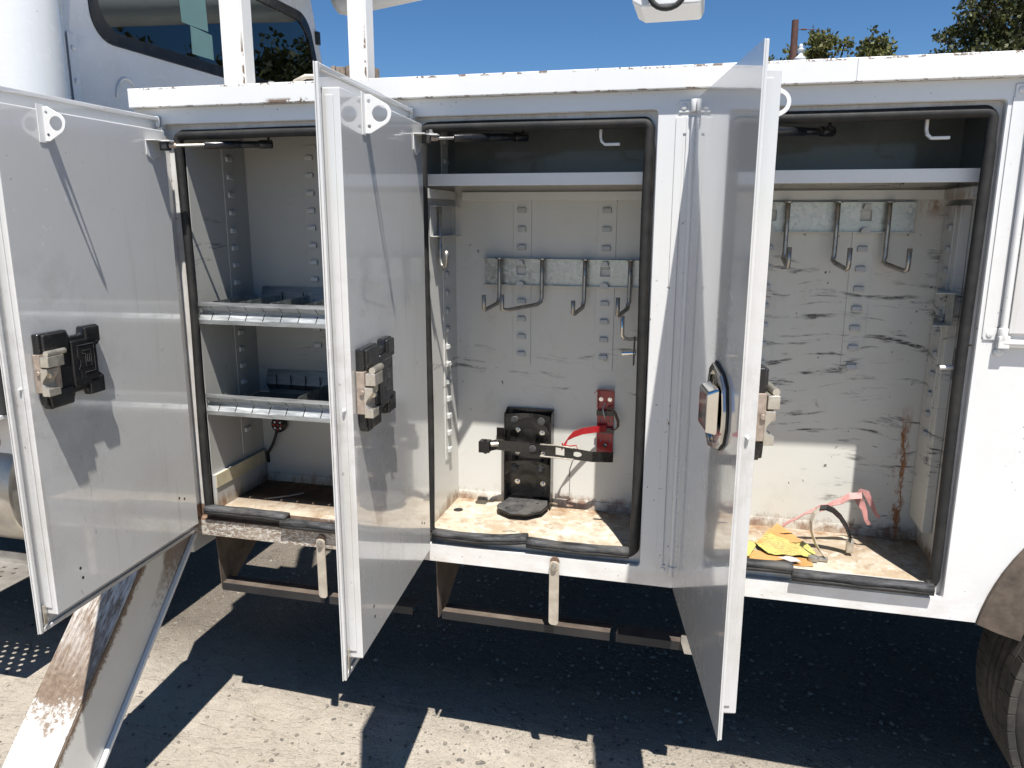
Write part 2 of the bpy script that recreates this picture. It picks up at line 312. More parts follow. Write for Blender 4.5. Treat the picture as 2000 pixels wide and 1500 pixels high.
# ---------------------------------------------------------------- mesh helpers
class MB:
    def __init__(s): s.bm = bmesh.new()
    def box(s, a, b, mat=None):
        x0, y0, z0 = (min(a[i], b[i]) for i in range(3)); x1, y1, z1 = (max(a[i], b[i]) for i in range(3))
        v = [s.bm.verts.new(q) for q in ((x0, y0, z0), (x1, y0, z0), (x1, y1, z0), (x0, y1, z0), (x0, y0, z1), (x1, y0, z1), (x1, y1, z1), (x0, y1, z1))]
        for f in ((3, 2, 1, 0), (4, 5, 6, 7), (0, 1, 5, 4), (1, 2, 6, 5), (2, 3, 7, 6), (3, 0, 4, 7)): s.bm.faces.new([v[i] for i in f])
        if mat is not None:
            for q in v: q.co = mat @ q.co
        return s
    def prism(s, loops, d):                       # loops: outer + holes, lists of 3-vectors in one plane; d: extrusion vector
        bm = s.bm; d = Vector(d); ed = []
        for lp in loops:
            vv = [bm.verts.new(p) for p in lp]
            for i in range(len(vv)): ed.append(bm.edges.new((vv[i], vv[(i+1) % len(vv)])))
        fs = [f for f in bmesh.ops.triangle_fill(bm, use_beauty=True, edges=ed)['geom'] if isinstance(f, bmesh.types.BMFace)]
        r = bmesh.ops.extrude_face_region(bm, geom=fs)
        nv = [g for g in r['geom'] if isinstance(g, bmesh.types.BMVert)]
        for q in nv: q.co += d
        return s
    def tube(s, pts, r, n=8, cap=True, flat=1., up=None):
        pts = [Vector(p) for p in pts]; rings = []; prev = None
        for i, p in enumerate(pts):
            t = (pts[min(i+1, len(pts)-1)]-pts[max(i-1, 0)]).normalized()
            if prev is None:
                u = Vector(up) if up else (Vector((0, 0, 1)) if abs(t.z) < .9 else Vector((1, 0, 0)))
            else: u = prev
            a = (u-t*u.dot(t)).normalized(); b = t.cross(a); prev = a
            rr = r[i] if isinstance(r, (list, tuple)) else r
            rings.append([s.bm.verts.new(p+a*math.cos(2*math.pi*k/n)*rr+b*math.sin(2*math.pi*k/n)*rr*flat) for k in range(n)])
        for i in range(len(rings)-1):
            for k in range(n): s.bm.faces.new((rings[i][k], rings[i][(k+1) % n], rings[i+1][(k+1) % n], rings[i+1][k]))
        if cap: s.bm.faces.new(rings[0][::-1]); s.bm.faces.new(rings[-1])
        return s
    def cyl(s, a, b, r, n=16): return s.tube([a, b], r, n)
    def lathe(s, c, prof, n=20, axis=(0, 0, 1)):
        ax = Vector(axis).normalized(); u = ax.orthogonal().normalized(); w = ax.cross(u); c = Vector(c); rings = []
        for rr, h in prof: rings.append([s.bm.verts.new(c+ax*h+(u*math.cos(2*math.pi*k/n)+w*math.sin(2*math.pi*k/n))*max(rr, 1e-4)) for k in range(n)])
        for i in range(len(rings)-1):
            for k in range(n): s.bm.faces.new((rings[i][k], rings[i][(k+1) % n], rings[i+1][(k+1) % n], rings[i+1][k]))
        s.bm.faces.new(rings[0][::-1]); s.bm.faces.new(rings[-1]); return s
    def strip(s, pts, wvec, th, up=None):         # flat band swept along pts, width vector wvec (or list), thickness th
        pts = [Vector(p) for p in pts]; P = []
        for i, p in enumerate(pts):
            t = (pts[min(i+1, len(pts)-1)]-pts[max(i-1, 0)]).normalized(); w = Vector(wvec[i] if isinstance(wvec, list) else wvec)
            nrm = t.cross(w).normalized()*th/2
            P.append([s.bm.verts.new(q) for q in (p-w/2-nrm, p+w/2-nrm, p+w/2+nrm, p-w/2+nrm)])
        for i in range(len(P)-1):
            for k in range(4): s.bm.faces.new((P[i][k], P[i][(k+1) % 4], P[i+1][(k+1) % 4], P[i+1][k]))
        s.bm.faces.new(P[0][::-1]); s.bm.faces.new(P[-1]); return s
    def sweepx(s, prof, x0, x1):                  # closed (y,z) profile along x
        A = [s.bm.verts.new((x0, y, z)) for y, z in prof]; B = [s.bm.verts.new((x1, y, z)) for y, z in prof]; n = len(prof)
        for k in range(n): s.bm.faces.new((A[k], A[(k+1) % n], B[(k+1) % n], B[k]))
        s.bm.faces.new(A[::-1]); s.bm.faces.new(B); return s

def rrect(a0, a1, b0, b1, r, n=5):
    o = []
    for cx, cy, t0 in ((a1-r, b1-r, 0), (a0+r, b1-r, 90), (a0+r, b0+r, 180), (a1-r, b0+r, 270)):
        for k in range(n+1):
            t = R(t0+90*k/n); o.append((cx+r*math.cos(t), cy+r*math.sin(t)))
    return o
def circ(cx, cy, r, n=16): return [(cx+r*math.cos(2*math.pi*k/n), cy+r*math.sin(2*math.pi*k/n)) for k in range(n)]
XZ = lambda lp, y: [(a, y, b) for a, b in lp]
YZ = lambda lp, x: [(x, a, b) for a, b in lp]
XY = lambda lp, z: [(a, b, z) for a, b in lp]

WM = {}                                            # world matrices of the empties, for meshes written in world coordinates
def obj(name, mb, mat, parent=None, bevel=0., smooth=False, label=None, local=False, kind=None, loc=None, seg=2):
    bm = mb.bm; bmesh.ops.recalc_face_normals(bm, faces=bm.faces)
    pm = WM.get(parent.name) if parent and not local else None
    if pm is not None: bm.transform(pm.inverted())
    me = bpy.data.meshes.new(name); bm.to_mesh(me); bm.free()
    for m in (mat if isinstance(mat, list) else [mat]): me.materials.append(m)
    if smooth:
        for p in me.polygons: p.use_smooth = True
    o = bpy.data.objects.new(name, me); COL.objects.link(o)
    if parent: o.parent = parent
    if bevel:
        b = o.modifiers.new('bevel', 'BEVEL'); b.width = bevel; b.segments = seg; b.limit_method = 'ANGLE'; b.angle_limit = R(40); b.harden_normals = False
    if smooth == 'auto':
        e = o.modifiers.new('split', 'EDGE_SPLIT'); e.split_angle = R(35)
    if label: o['label'] = label
    if kind: o['kind'] = kind
    WM[o.name] = (pm if pm is not None else Matrix()) if not local else WM.get(parent.name, Matrix())
    return o
def empty(name, loc, label, cat, group=None, rz=0):
    o = bpy.data.objects.new(name, None); COL.objects.link(o); o.location = loc; o.rotation_euler = (0, 0, rz); o.empty_display_size = .1
    o['label'] = label; o['category'] = cat
    if group: o['group'] = group
    WM[o.name] = Matrix.Translation(loc) @ Matrix.Rotation(rz, 4, 'Z'); return o
def tag(o, label, cat, group=None, kind=None):
    o['label'] = label; o['category'] = cat
    if group: o['group'] = group
    if kind: o['kind'] = kind
    return o
def struct(o, label):
    o['kind'] = 'structure'; o['label'] = label; return o
def inst(name, src, parent, mat4):                 # cheap repeat sharing mesh data
    o = bpy.data.objects.new(name, src.data); COL.objects.link(o); o.parent = parent; o.matrix_basis = mat4; return o

# ---------------------------------------------------------------- ground
bm = bmesh.new()
GZ = -.12
def gh(x, y): return GZ+.010*math.sin(x*2.1+y*.7)*math.cos(y*1.7-x*.5)+.005*math.sin(x*7.3+1)*math.sin(y*6.1)
xs = [-300, -60, -15, -8, -6]+[-5+.05*i for i in range(161)]+[4, 6, 9, 15, 60, 300]
ys = [-300, -60, -15, -7, -4]+[-3+.05*i for i in range(121)]+[4, 6, 9, 15, 60, 400]
g = [[bm.verts.new((x, y, gh(x, y) if abs(x) < 6 and abs(y) < 4 else GZ)) for x in xs] for y in ys]
for j in range(len(ys)-1):
    for i in range(len(xs)-1): bm.faces.new((g[j][i], g[j][i+1], g[j+1][i+1], g[j+1][i]))
mb = MB(); mb.bm.free(); mb.bm = bm
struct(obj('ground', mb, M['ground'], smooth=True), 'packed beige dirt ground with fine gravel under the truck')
def stones(n, rng, r0, r1, seed):
    random.seed(seed); V = []; F = []
    ico = [(0, 0, 1), (.894, 0, .447), (.276, .851, .447), (-.724, .526, .447), (-.724, -.526, .447), (.276, -.851, .447), (.724, .526, -.447), (-.276, .851, -.447), (-.894, 0, -.447), (-.276, -.851, -.447), (.724, -.526, -.447), (0, 0, -1)]
    fc = [(0, 1, 2), (0, 2, 3), (0, 3, 4), (0, 4, 5), (0, 5, 1), (1, 6, 2), (2, 7, 3), (3, 8, 4), (4, 9, 5), (5, 10, 1), (2, 6, 7), (3, 7, 8), (4, 8, 9), (5, 9, 10), (1, 10, 6), (6, 11, 7), (7, 11, 8), (8, 11, 9), (9, 11, 10), (10, 11, 6)]
    for _ in range(n):
        x, y = rng(); r = r0+(r1-r0)*random.random()**5; o = len(V); a = random.random()*6.28; ca, sa = math.cos(a), math.sin(a); k = (1+random.random()*.7, 1, .5+.3*random.random()); z = gh(x, y)+r*.1
        for p in ico:
            j = .72+.5*random.random(); q = (p[0]*r*k[0]*j, p[1]*r*k[1]*j, p[2]*r*k[2]*j); V.append((x+q[0]*ca-q[1]*sa, y+q[0]*sa+q[1]*ca, z+q[2]))
        F += [(o+a_, o+b_, o+c_) for a_, b_, c_ in fc]
    me = bpy.data.meshes.new('gravel'); me.from_pydata(V, [], F); me.materials.append(M['stone']); return me
def rngA():
    while True:
        x = random.uniform(-3.2, 1.4); y = random.uniform(-.55, 2.3)
        if random.random() < .25+.75*min(1, max(0, (x+1.6)/1.6)): return x, y
o = bpy.data.objects.new('gravel', stones(22000, rngA, .0012, .010, 3)); COL.objects.link(o); tag(o, 'loose grey and tan gravel scattered over the dirt', 'gravel', kind='stuff')

# ---------------------------------------------------------------- the truck
T = empty('utility_truck', (0, 0, 0), 'white utility truck with three open side compartment doors', 'truck')
ZB, ZT = .628, 2.055
REC = [(-1.690, -.952), (-.845, -.145), (-.045, .690)]
OPN = [(-1.640, -.990), (-.820, -.166), (-.016, .662)]
WAL = [(-1.632, -.930), (-.838, -.134), (-.030, .700)]
RZ0, RZ1, OZ0, OZ1 = .686, 2.008, .722, 1.976
# front face with three recesses; the wheel arch bites into its right end
def arch(cx, cz, r, t0, t1, n=14): return [(cx+r*math.cos(R(t0+(t1-t0)*k/n)), cz+r*math.sin(R(t0+(t1-t0)*k/n))) for k in range(n+1)]
ARC = arch(1.372, .53, .590, 170.4, 9.6, 30)
outer = [(-1.785, ZT), (-1.785, ZB)]+[(ARC[0][0], ZB)]+ARC+[(ARC[-1][0], ZB), (2.35, ZB), (2.35, ZT)]
f = MB(); f.prism([XZ(outer, 0)]+[XZ(rrect(a, b, RZ0, RZ1, .012, 3), 0) for a, b in REC], (0, .003, 0))
for (a, b) in REC: f.prism([XZ(rrect(a, b, RZ0, RZ1, .012, 3), .003), XZ(rrect(a+.0015, b-.0015, RZ0+.0015, RZ1-.0015, .011, 3), .003)], (0, .023, 0))
obj('face_frame', f, M['paint'], T, .0015)
f = MB()
for (a, b), (c, d) in zip(REC, OPN):
    f.prism([XZ(rrect(a-.004, b+.004, RZ0-.004, RZ1+.004, .012, 3), .0262), XZ(rrect(c, d, OZ0, OZ1, .018, 6), .0262)], (0, .003, 0))
obj('opening_flange', f, M['paint'], T)
# pillar trim strips between compartments
f = MB(); f.box((-.098, -.0035, .70), (-.078, .0, 1.985)); f.box((-.070, -.004, .70), (-.056, .0, 1.985)); obj('pillar_strip', f, M['paint'], T, .001)
# top rail
f = MB(); f.prism([YZ([(-.024, 2.055), (-.024, 2.113), (.43, 2.113), (.43, 2.060), (.425, 2.060), (.425, 2.108), (-.019, 2.108), (-.019, 2.060), (-.001, 2.060), (-.001, 2.055)], -1.785)], (2.425+1.71, 0, 0))
rail = obj('top_rail', f, M['rail'], T, .0025)
f = MB(); f.box((.339, -.0255, 2.058), (.3405, -.022, 2.112)); obj('rail_seam', f, M['plain'], T)
f = MB(); f.box((-1.78, .0, 2.0555), (2.35, .42, 2.0595)); obj('body_roof', f, M['plain'], T)
f = MB(); f.box((-1.785, .004, ZB), (-1.781, .42, 2.05)); f.box((-1.78, .41, .64), (.80, .414, 2.05)); obj('body_rear_panel', f, M['plain'], T)
# bottom channel of the body
f = MB(); f.prism([YZ([(.004, ZB), (.004, ZB+.003), (.40, ZB+.003), (.40, ZB)], -1.78)], (2.56, 0, 0)); obj('body_underside', f, M['rusty'], T)

# compartments
for i, ((a, b), mi, mf) in enumerate(zip(WAL, ('in1', 'in2', 'in3'), ('fl1', 'fl2', 'fl3'))):
    f = MB(); f.box((a, .360, .655), (b, .3625, 2.04)); obj('back_panel', f, M[mi], T)
    f = MB(); f.box((a-.0025, .030, .655), (a, .360, 2.04)); obj('side_panel', f, M[mi], T)
    f = MB(); f.box((b, .030, .655), (b+.0025, .360, 2.04)); obj('side_panel', f, M[mi], T)
    f = MB(); f.box((a, .0295, .712), (b, .3595, .716)); obj('floor_panel', f, M[mf], T)
    f = MB(); f.box((a, .030, 2.030), (b, .3595, 2.033)); obj('ceiling_panel', f, M['ceil_shade'], T)
    f = MB(); f.sweepx([(.350, .716), (.3595, .716), (.3595, .745), (.357, .745)], a, b); obj('floor_curb', f, M[mi], T)
# roof shelf plates in the middle and right bays
for (a, b) in WAL[1:]:
    f = MB(); f.box((a+.002, .069, 1.842), (b-.002, .3595, 1.8445)); f.box((a+.002, .066, 1.8155), (b-.002, .0685, 1.850)); f.box((a+.04, .0685, 1.8155), (b-.04, .085, 1.817))
    obj('upper_shelf', f, M['plain'], T, .0008)
    f = MB(); f.box((a+.001, .3575, 1.846), (b-.001, .3595, 2.029)); f.box((a+.0002, .075, 1.846), (a+.002, .3570, 2.029)); f.box((b-.002, .075, 1.846), (b-.0002, .3570, 2.029)); obj('upper_shade_panel', f, M['shelf_shade'], T)  # added panels whose dark colour stands for the shade above the shelf
    f = MB(); f.box((a+.03, .338, 1.778), (b-.01, .3595, 1.806)); obj('shelf_angle', f, M['plain'], T, .001)
f = MB(); f.box((.66, .09, 1.775), (.6998, .33, 1.806)); obj('shelf_angle', f, M['in3'], T, .001)
f = MB(); f.box((-.837, .05, 1.779), (-.822, .33, 1.808)); obj('shelf_angle', f, M['in2'], T, .001)
f = MB(); f.box((.672, .20, .80), (.6995, .352, 1.76)); obj('corner_panel', f, M['in3'], T, .002)

# perforated standards with their punched tabs
tabm = MB(); tabm.prism([[(-.014, 0, -.010), (.014, 0, -.010), (.014, 0, .004), (.008, 0, .010), (-.008, 0, .010), (-.014, 0, .004)]], (0, -.002, 0))
tabm.prism([[(-.014, -.002, -.010), (-.014, -.010, -.008), (-.014, -.008, .006), (-.014, -.002, .006)]], (.028, 0, 0))
tab0 = None
def standard(p, ax, z0, z1, zs, mi, w=.031):
    global tab0
    f = MB()
    if ax == 'back': f.prism([[(p[0]-w, p[1], z0), (p[0]+w, p[1], z0), (p[0]+w, p[1], z1), (p[0]+w*.75, p[1], z1+.014), (p[0]-w*.75, p[1], z1+.014), (p[0]-w, p[1], z1)]], (0, -.0035, 0))
    else: f.prism([[(p[0], p[1]-w, z0), (p[0], p[1]+w, z0), (p[0], p[1]+w, z1), (p[0], p[1]-w, z1)]], (.0035*ax, 0, 0))
    st = obj('slotted_standard', f, M[mi], T, .0012)
    for z in zs:
        mt = Matrix.Translation((p[0], p[1]-.0035, z)) if ax == 'back' else Matrix.Translation((p[0]+.0035*ax, p[1], z)) @ Matrix.Rotation(R(90*ax), 4, 'Z')
        if tab0 is None:
            tab0 = obj('tab', tabm, M['tab'], st, .0008); tab0.matrix_basis = mt
        else: 
            t = inst('tab', tab0, st, mt); bv = t.modifiers.new('bevel', 'BEVEL'); bv.width = .0008
fr = lambda z, n, d=.0605: [z-d*k for k in range(n)]
standard((-.603, .360), 'back', 1.222, 1.776, fr(1.748, 9), 'in2')
standard((-.320, .360), 'back', 1.218, 1.776, fr(1.748, 9), 'in2')
standard((.458, .360), 'back', 1.245, 1.765, fr(1.755, 9), 'in3')
standard((.187, .360), 'back', 1.255, 1.765, fr(1.755, 9), 'in3')
standard((-1.375, .360), 'back', 1.20, 1.955, fr(1.927, 12), 'in1')
standard((-1.632, .248), 1, .86, 1.96, fr(1.919, 17), 'in1')
standard((-.838, .245), 1, .90, 1.775, fr(1.60, 12), 'in2')
standard((-.838, .245), 1, 1.85, 2.0, [1.96, 1.90], 'in2')
standard((.6725, .262), -1, 1.0, 1.76, fr(1.70, 11), 'in3', .026)
# left bay: stained ledge along the wall over the floor
f = MB(); f.prism([[(-1.632, .028, .842), (-1.632, .345, .842), (-1.632, .345, .716), (-1.632, .028, .716)]], (.012, 0, 0)); lg = obj('wall_ledge', f, M['in1'], T, .002)
f = MB(); f.box((-1.620, .030, .795), (-1.6165, .340, .842)); obj('ledge_cap', f, M['tan_board'], lg)
# lamp and cable in the left bay
f = MB(); f.lathe((-1.545, .345, .950), [(.030, 0), (.030, -.018), (.026, -.022)], 20, (0, 1, 0)); lp = obj('round_lamp', f, M['plastic'], T, smooth='auto')
for k in range(9):
    a = k*2*math.pi/8; rr = .016 if k < 8 else 0
    f = MB(); f.lathe((-1.545+rr*math.cos(a), .3225, .950+rr*math.sin(a)), [(.004, 0), (.004, -.002)], 8, (0, 1, 0)); obj('lamp_diode', f, M['porcelain'] if k % 2 else M['redlens'], lp)
f = MB(); f.tube([(-1.555, .335, .93), (-1.558, .325, .905), (-1.568, .32, .875), (-1.59, .33, .845), (-1.61, .345, .83), (-1.612, .352, .79)], .0055, 8); obj('cable', f, M['rubber'], T, smooth=True)

# rubber seals
def seal(i, bottom=None):
    a, b = OPN[i]; lp = rrect(a, b, OZ0, OZ1, .018, 6); n = len(lp)
    random.seed(i+5)
    # walk from the lower right corner, up and round to the lower left corner
    cor = [p for p in lp]
    cor = cor[18+3:]+cor[:18]            # start inside lower right, end lower left
    pts = []
    for k in range(len(cor)-1):
        p, q = Vector(cor[k]), Vector(cor[k+1]); m = max(1, int((q-p).length/.06))
        for j in range(m): pts.append(p.lerp(q, j/m))
    pts.append(Vector(cor[-1]))
    P = []
    for k, p in enumerate(pts):
        w = .0026*math.sin(p.y*5.3+i*2)+.0014*math.sin(p.x*9+i)
        P.append((p.x+(w if abs(p.x-a) < .05 or abs(p.x-b) < .05 else 0), .012+w*.6, p.y+(w if p.y > OZ1-.04 else 0)))
    f = MB(); f.tube(P, .0135, 10, flat=1.0)
    s = obj('door_seal', f, M['rubber'], T, smooth=True)
    f = MB(); f.tube([(x+(.009 if x < (a+b)/2 else -.009)*-1*(z < OZ1-.03), y+.006, z+(.009 if z > OZ1-.03 else 0)) for x, y, z in P], .0085, 8); obj('seal_lip', f, M['rubber'], s, smooth=True)
    for seg in bottom:
        f = MB(); random.seed(int(abs(seg[0][0])*1000)); f.tube(seg, [.0128+.0007*math.sin(q*1.1) for q in range(len(seg))], 12, flat=1.55); o = obj('seal_strip', f, M['rubber2'], T, smooth=True)
        f = MB(); f.tube([(x, y-.013, z-.011) for x, y, z in seg], .0065, 8); obj('strip_lip', f, M['rubber'], o, smooth=True)
def curve(x0, x1, zf, y=.012, n=14): return [(x0+(x1-x0)*k/n, y, zf(k/n)) for k in range(n+1)]
seal(0, [curve(-1.648, -1.335, lambda t: .727+.004*math.sin(t*2)-.004*t, .004), curve(-1.352, -.97, lambda t: .708+.002*t, -.002)])
seal(1, [curve(-.812, -.500, lambda t: .722-.004*math.sin(t*3.1)+.016*t**3), curve(-.500, -.180, lambda t: .726-.010*math.sin(min(1, t*1.6)*1.57)+.010*t)])
seal(2, [curve(-.03, .292, lambda t: .730+.004*t, .006), curve(.290, .662, lambda t: .718-.002*math.sin(3*t), .0)])

# ---- hinges
def hinge(x, z0=.70, z1=2.005, only=False):
    f = MB(); f.cyl((x, -.010, z0), (x, -.010, z1-.022), .0085, 12); h = obj('hinge_pin', f, M['paint'], T, smooth='auto')
    for z in (z1+.004, z0-.016):
        f = MB(); f.box((x-.042, -.0035, z-.013), (x-.008, .0, z+.018)); p = obj('hinge_plate', f, M['paint'], h, .002)
        f = MB(); f.lathe((x-.028, -.0035, z+.0025), [(.0085, 0), (.0075, -.002), (.003, -.003)], 14, (0, 1, 0)); obj('hinge_rivet', f, M['paint'], h, smooth='auto')
        f = MB(); f.cyl((x, -.011, z-.012), (x, -.011, z+.020), .0115, 14); obj('hinge_knuckle', f, M['paint'], h, .0015, 'auto')
    f = MB(); f.box((x-.036, -.0025, z1-.062), (x-.012, .0, z1-.016)); obj('hinge_leaf', f, M['paint'], h, .002)
for x in (-1.700, -.853, -.050): hinge(x)

# ---- doors (local frame: u along the door, v towards the inside of the closed door, z up)
def door(hx, ang, wid, label, outside=False):
    d = MB(); hy = -.010
    z0, z1 = .640, 2.028
    # outer skin with rolled edges
    d.prism([[(0.006, 0, z0), (wid, 0, z0), (wid, 0, z1), (.006, 0, z1)]], (0, .0025, 0))
    skin = obj('door', d, M['door'], T, local=True); skin.matrix_basis = Matrix.Translation((hx, hy, 0)) @ Matrix.Rotation(-ang, 4, 'Z')
    skin['label'] = label; WM[skin.name] = Matrix()
    f = MB()
    f.box((wid-.0125, .0026, z0), (wid-.001, .0095, z1)); f.box((.006, .0026, z1-.013), (wid-.0125, .0095, z1-.001)); f.box((.006, .0026, z0+.001), (wid-.0125, .0095, z0+.013))
    obj('skin_hem', f, M['door'], skin, .0022, local=True)
    # inner pan
    a, b, c, e, t = .030, wid-.030, z0+.045, z1-.045, .042
    f = MB(); f.prism([[(a, .0026, c), (b, .0026, c), (b, .0026, e), (a, .0026, e)]], (0, t-.0026, 0))
    pan = obj('inner_pan', f, M['door'], skin, .003, local=True, seg=3)
    f = MB(); f.box((b, .0100, c+.02), (b+.0035, t-.014, e-.015)); obj('edge_bead', f, M['door'], skin, .0015, local=True)
    f = MB(); f.box((wid-.026, .0100, z0+.02), (wid-.014, .0125, z0+.075)); obj('hem_clip', f, M['zinc'], skin, .001, local=True)
    # faint stiffening ribs pressed in the pan
    # bump stop on the edge
    f = MB(); f.lathe((b+.003, .024, 1.30), [(.0045, 0), (.004, .006), (.002, .009)], 12, (1, 0, 0)); obj('edge_bumper', f, M['plain'], skin, local=True, smooth='auto')
    # ring bracket
    u, zz = .515, 1.948; lp = []
    f = MB(); w = t
    lp = [(w, zz-.042), (w+.014, zz-.042)]+[(w+.036+.0265*math.cos(R(q)), zz+.026*math.sin(R(q))) for q in range(-62, 63, 12)]+[(w+.014, zz+.042), (w, zz+.042)]
    hol = [(w+.036+.0180*math.cos(R(q)), zz+.0175*math.sin(R(q))) for q in range(0, 360, 18)]
    h1 = [(w+.011+.0042*math.cos(R(q)), zz+.027+.0042*math.sin(R(q))) for q in range(0, 360, 36)]; h2 = [(w+.011+.0042*math.cos(R(q)), zz-.027+.0042*math.sin(R(q))) for q in range(0, 360, 36)]
    f.prism([[(u, p, q) for p, q in L] for L in (lp, hol, h1, h2)], (.003, 0, 0))
    f.box((u, w, zz-.046), (u+.022, w+.002, zz+.046)); obj('ring_bracket', f, M['plain'], skin, .0006, local=True)
    # gas strut bracket near the hinge
    f = MB(); f.box((.045, t, 1.945), (.128, t+.034, 1.948)); f.prism([[(.045, t+.0005, 1.945), (.128, t+.0005, 1.945), (.128, t+.0005, 1.905), (.100, t+.0005, 1.892), (.062, t+.0005, 1.905)]], (0, .0025, 0))
    f.box((.075, t+.030, 1.944), (.100, t+.062, 1.948)); sb = obj('strut_bracket', f, M['plain'], skin, .001, local=True)
    f = MB(); f.lathe((.088, t+.041, 1.948), [(.009, 0), (.009, .005), (.005, .006), (.005, .012)], 6); obj('bracket_nut', f, M['zinc'], sb, local=True)
    # small drain holes, seen as dark dots
    for (q, r_) in ((.095, .800), (.122, .812), (.575, .775), (.570, .745)):
        f = MB(); f.lathe((q, t, r_), [(.0042, .0004), (.0042, -.002)], 12, (0, 1, 0)); obj('drain_hole', f, M['dark'], skin, local=True)
    # latch cover: black moulded plastic
    U0, Z0, LW, LH = wid-.052, 1.238, .218, .196
    Q = lambda p, q: (U0-LW*p, Z0+LH*q)
    base = [(.02, .62), (.02, 1.), (.47, 1.), (.52, .90), (.70, .90), (.72, 1.), (1., 1.), (1., .74), (.94, .70), (.94, .34), (1., .30), (1., .04), (.74, .04), (.72, .13), (.52, .13), (.47, 0.), (.10, 0.), (.04, .08)]
    f = MB(); f.prism([[(Q(p, q)[0], t, Q(p, q)[1]) for p, q in base]], (0, .020, 0)); cv = obj('latch_cover', f, M['plastic'], skin, .005, local=True, seg=3)
    f = MB()
    for poly in ([(.06, .74), (.06, .985), (.45, .985), (.45, .74)], [(.73, .76), (.73, .985), (.985, .985), (.985, .76)], [(.73, .05), (.73, .29), (.985, .29), (.985, .05)], [(.10, .02), (.06, .25), (.45, .25), (.45, .02)]):
        f.prism([[(Q(p, q)[0], t+.016, Q(p, q)[1]) for p, q in poly]], (0, .011, 0))
    for poly in ([(.48, .20), (.48, .84), (.90, .84), (.90, .20)],): f.prism([[(Q(p, q)[0], t+.018, Q(p, q)[1]) for p, q in poly]], (0, .009, 0))
    obj('cover_boss', f, M['plastic'], skin, .005, local=True, seg=3)
    f = MB()                                      # raised maker's mark: nested angular D outline
    for path in ([(.60, .30), (.60, .40), (.565, .44), (.60, .50), (.60, .56), (.565, .60), (.565, .76), (.84, .76), (.84, .38), (.66, .38), (.66, .30)], [(.64, .66), (.64, .64), (.69, .64), (.69, .46), (.785, .46), (.785, .68), (.64, .68)], [(.72, .52), (.72, .62), (.755, .62), (.755, .52), (.72, .52)]):
        f.tube([(Q(p, q)[0], t+.0272, Q(p, q)[1]) for p, q in path], .0008, 4)
    obj('embossed_mark', f, M['rubber2'], skin, local=True)
    # rotary latch
    f = MB(); f.box((*Q(.0, .24)[:1], t+.002, Q(0, .24)[1]), (Q(.30, .0)[0], t+.022, Q(0, .74)[1])); obj('latch_plate', f, M['copper'], skin, .0012, local=True)
    f = MB(); q0 = Q(-.01, 0)[0]; q1 = Q(.24, 0)[0]
    f.prism([[(q0, t+.024, Q(0, .58)[1]), (q1, t+.024, Q(0, .58)[1]), (q1, t+.024, Q(0, .72)[1]), (q0, t+.024, Q(0, .72)[1])]], (0, .024, 0))
    f.prism([[(q0, t+.020, Q(0, .56)[1]), (q0, t+.041, Q(0, .56)[1]), (q0, t+.041, Q(0, .50)[1]), (q0, t+.026, Q(0, .40)[1]), (q0, t+.024, Q(0, .36)[1]), (q0, t+.032, Q(0, .31)[1]), (q0, t+.041, Q(0, .30)[1]), (q0, t+.041, Q(0, .20)[1]), (q0, t+.020, Q(0, .20)[1])]], (-.040, 0, 0))
    obj('latch_jaw', f, M['zinc'], skin, .0018, local=True)
    f = MB(); f.cyl((q0-.004, t+.040, Q(0, .755)[1]), (q1-.012, t+.040, Q(0, .755)[1]), .0075, 12); obj('latch_pin', f, M['zinc'], skin, local=True, smooth='auto'); f = MB(); f.lathe((q0-.02, t+.038, Q(0, .47)[1]), [(.007, 0), (.007, .010)], 6, (1, 0, 0)); obj('latch_bolt', f, M['zinc'], skin, local=True, smooth='auto')
    f = MB(); f.lathe((q0+.001, t+.016, Q(0, .50)[1]), [(.006, 0), (.005, .002)], 12, (1, 0, 0)); obj('latch_rivet', f, M['copper'], skin, local=True)
    # paddle handle on the outside
    c0 = .530
    dish = [(c0-.100, 1.355), (c0-.085, 1.395), (c0-.055, 1.412), (c0+.03, 1.400), (c0+.068, 1.380), (c0+.085, 1.335), (c0+.085, 1.300), (c0+.068, 1.262), (c0+.03, 1.240), (c0-.055, 1.222), (c0-.085, 1.240), (c0-.100, 1.280)]
    sc = lambda k: [(c0+(p-c0)*k, -.001, 1.318+(q-1.318)*k) for p, q in dish]
    f = MB(); f.prism([sc(1.05)], (0, -.004, 0)); hd = obj('handle_gasket', f, M['rubber'], skin, .002, local=True)
    f = MB(); f.prism([[(x, -.005, z) for x, _, z in sc(1.0)], [(x, -.005, z) for x, _, z in sc(.84)]], (0, -.007, 0)); f.prism([[(x, -.005, z) for x, _, z in sc(.86)]], (0, -.002, 0)); obj('handle_dish', f, M['chrome'], skin, .002, local=True)
    f = MB(); f.prism([[(c0-.060, -.010, 1.268), (c0-.070, -.034, 1.272), (c0-.070, -.034, 1.360), (c0-.060, -.010, 1.372)]], (.090, 0, 0)); obj('handle_paddle', f, M['chrome'], skin, .005, local=True, seg=3)
    return skin
D1 = door(-1.697, R(90-2.9), .700, 'leftmost open door swung out square to the body')
D2 = door(-.850, R(90-5.2), .695, 'middle open door hinged between the left and middle compartments')
D3 = door(-.048, R(90-10.3), .705, 'right open door showing its outer face and chrome handle')
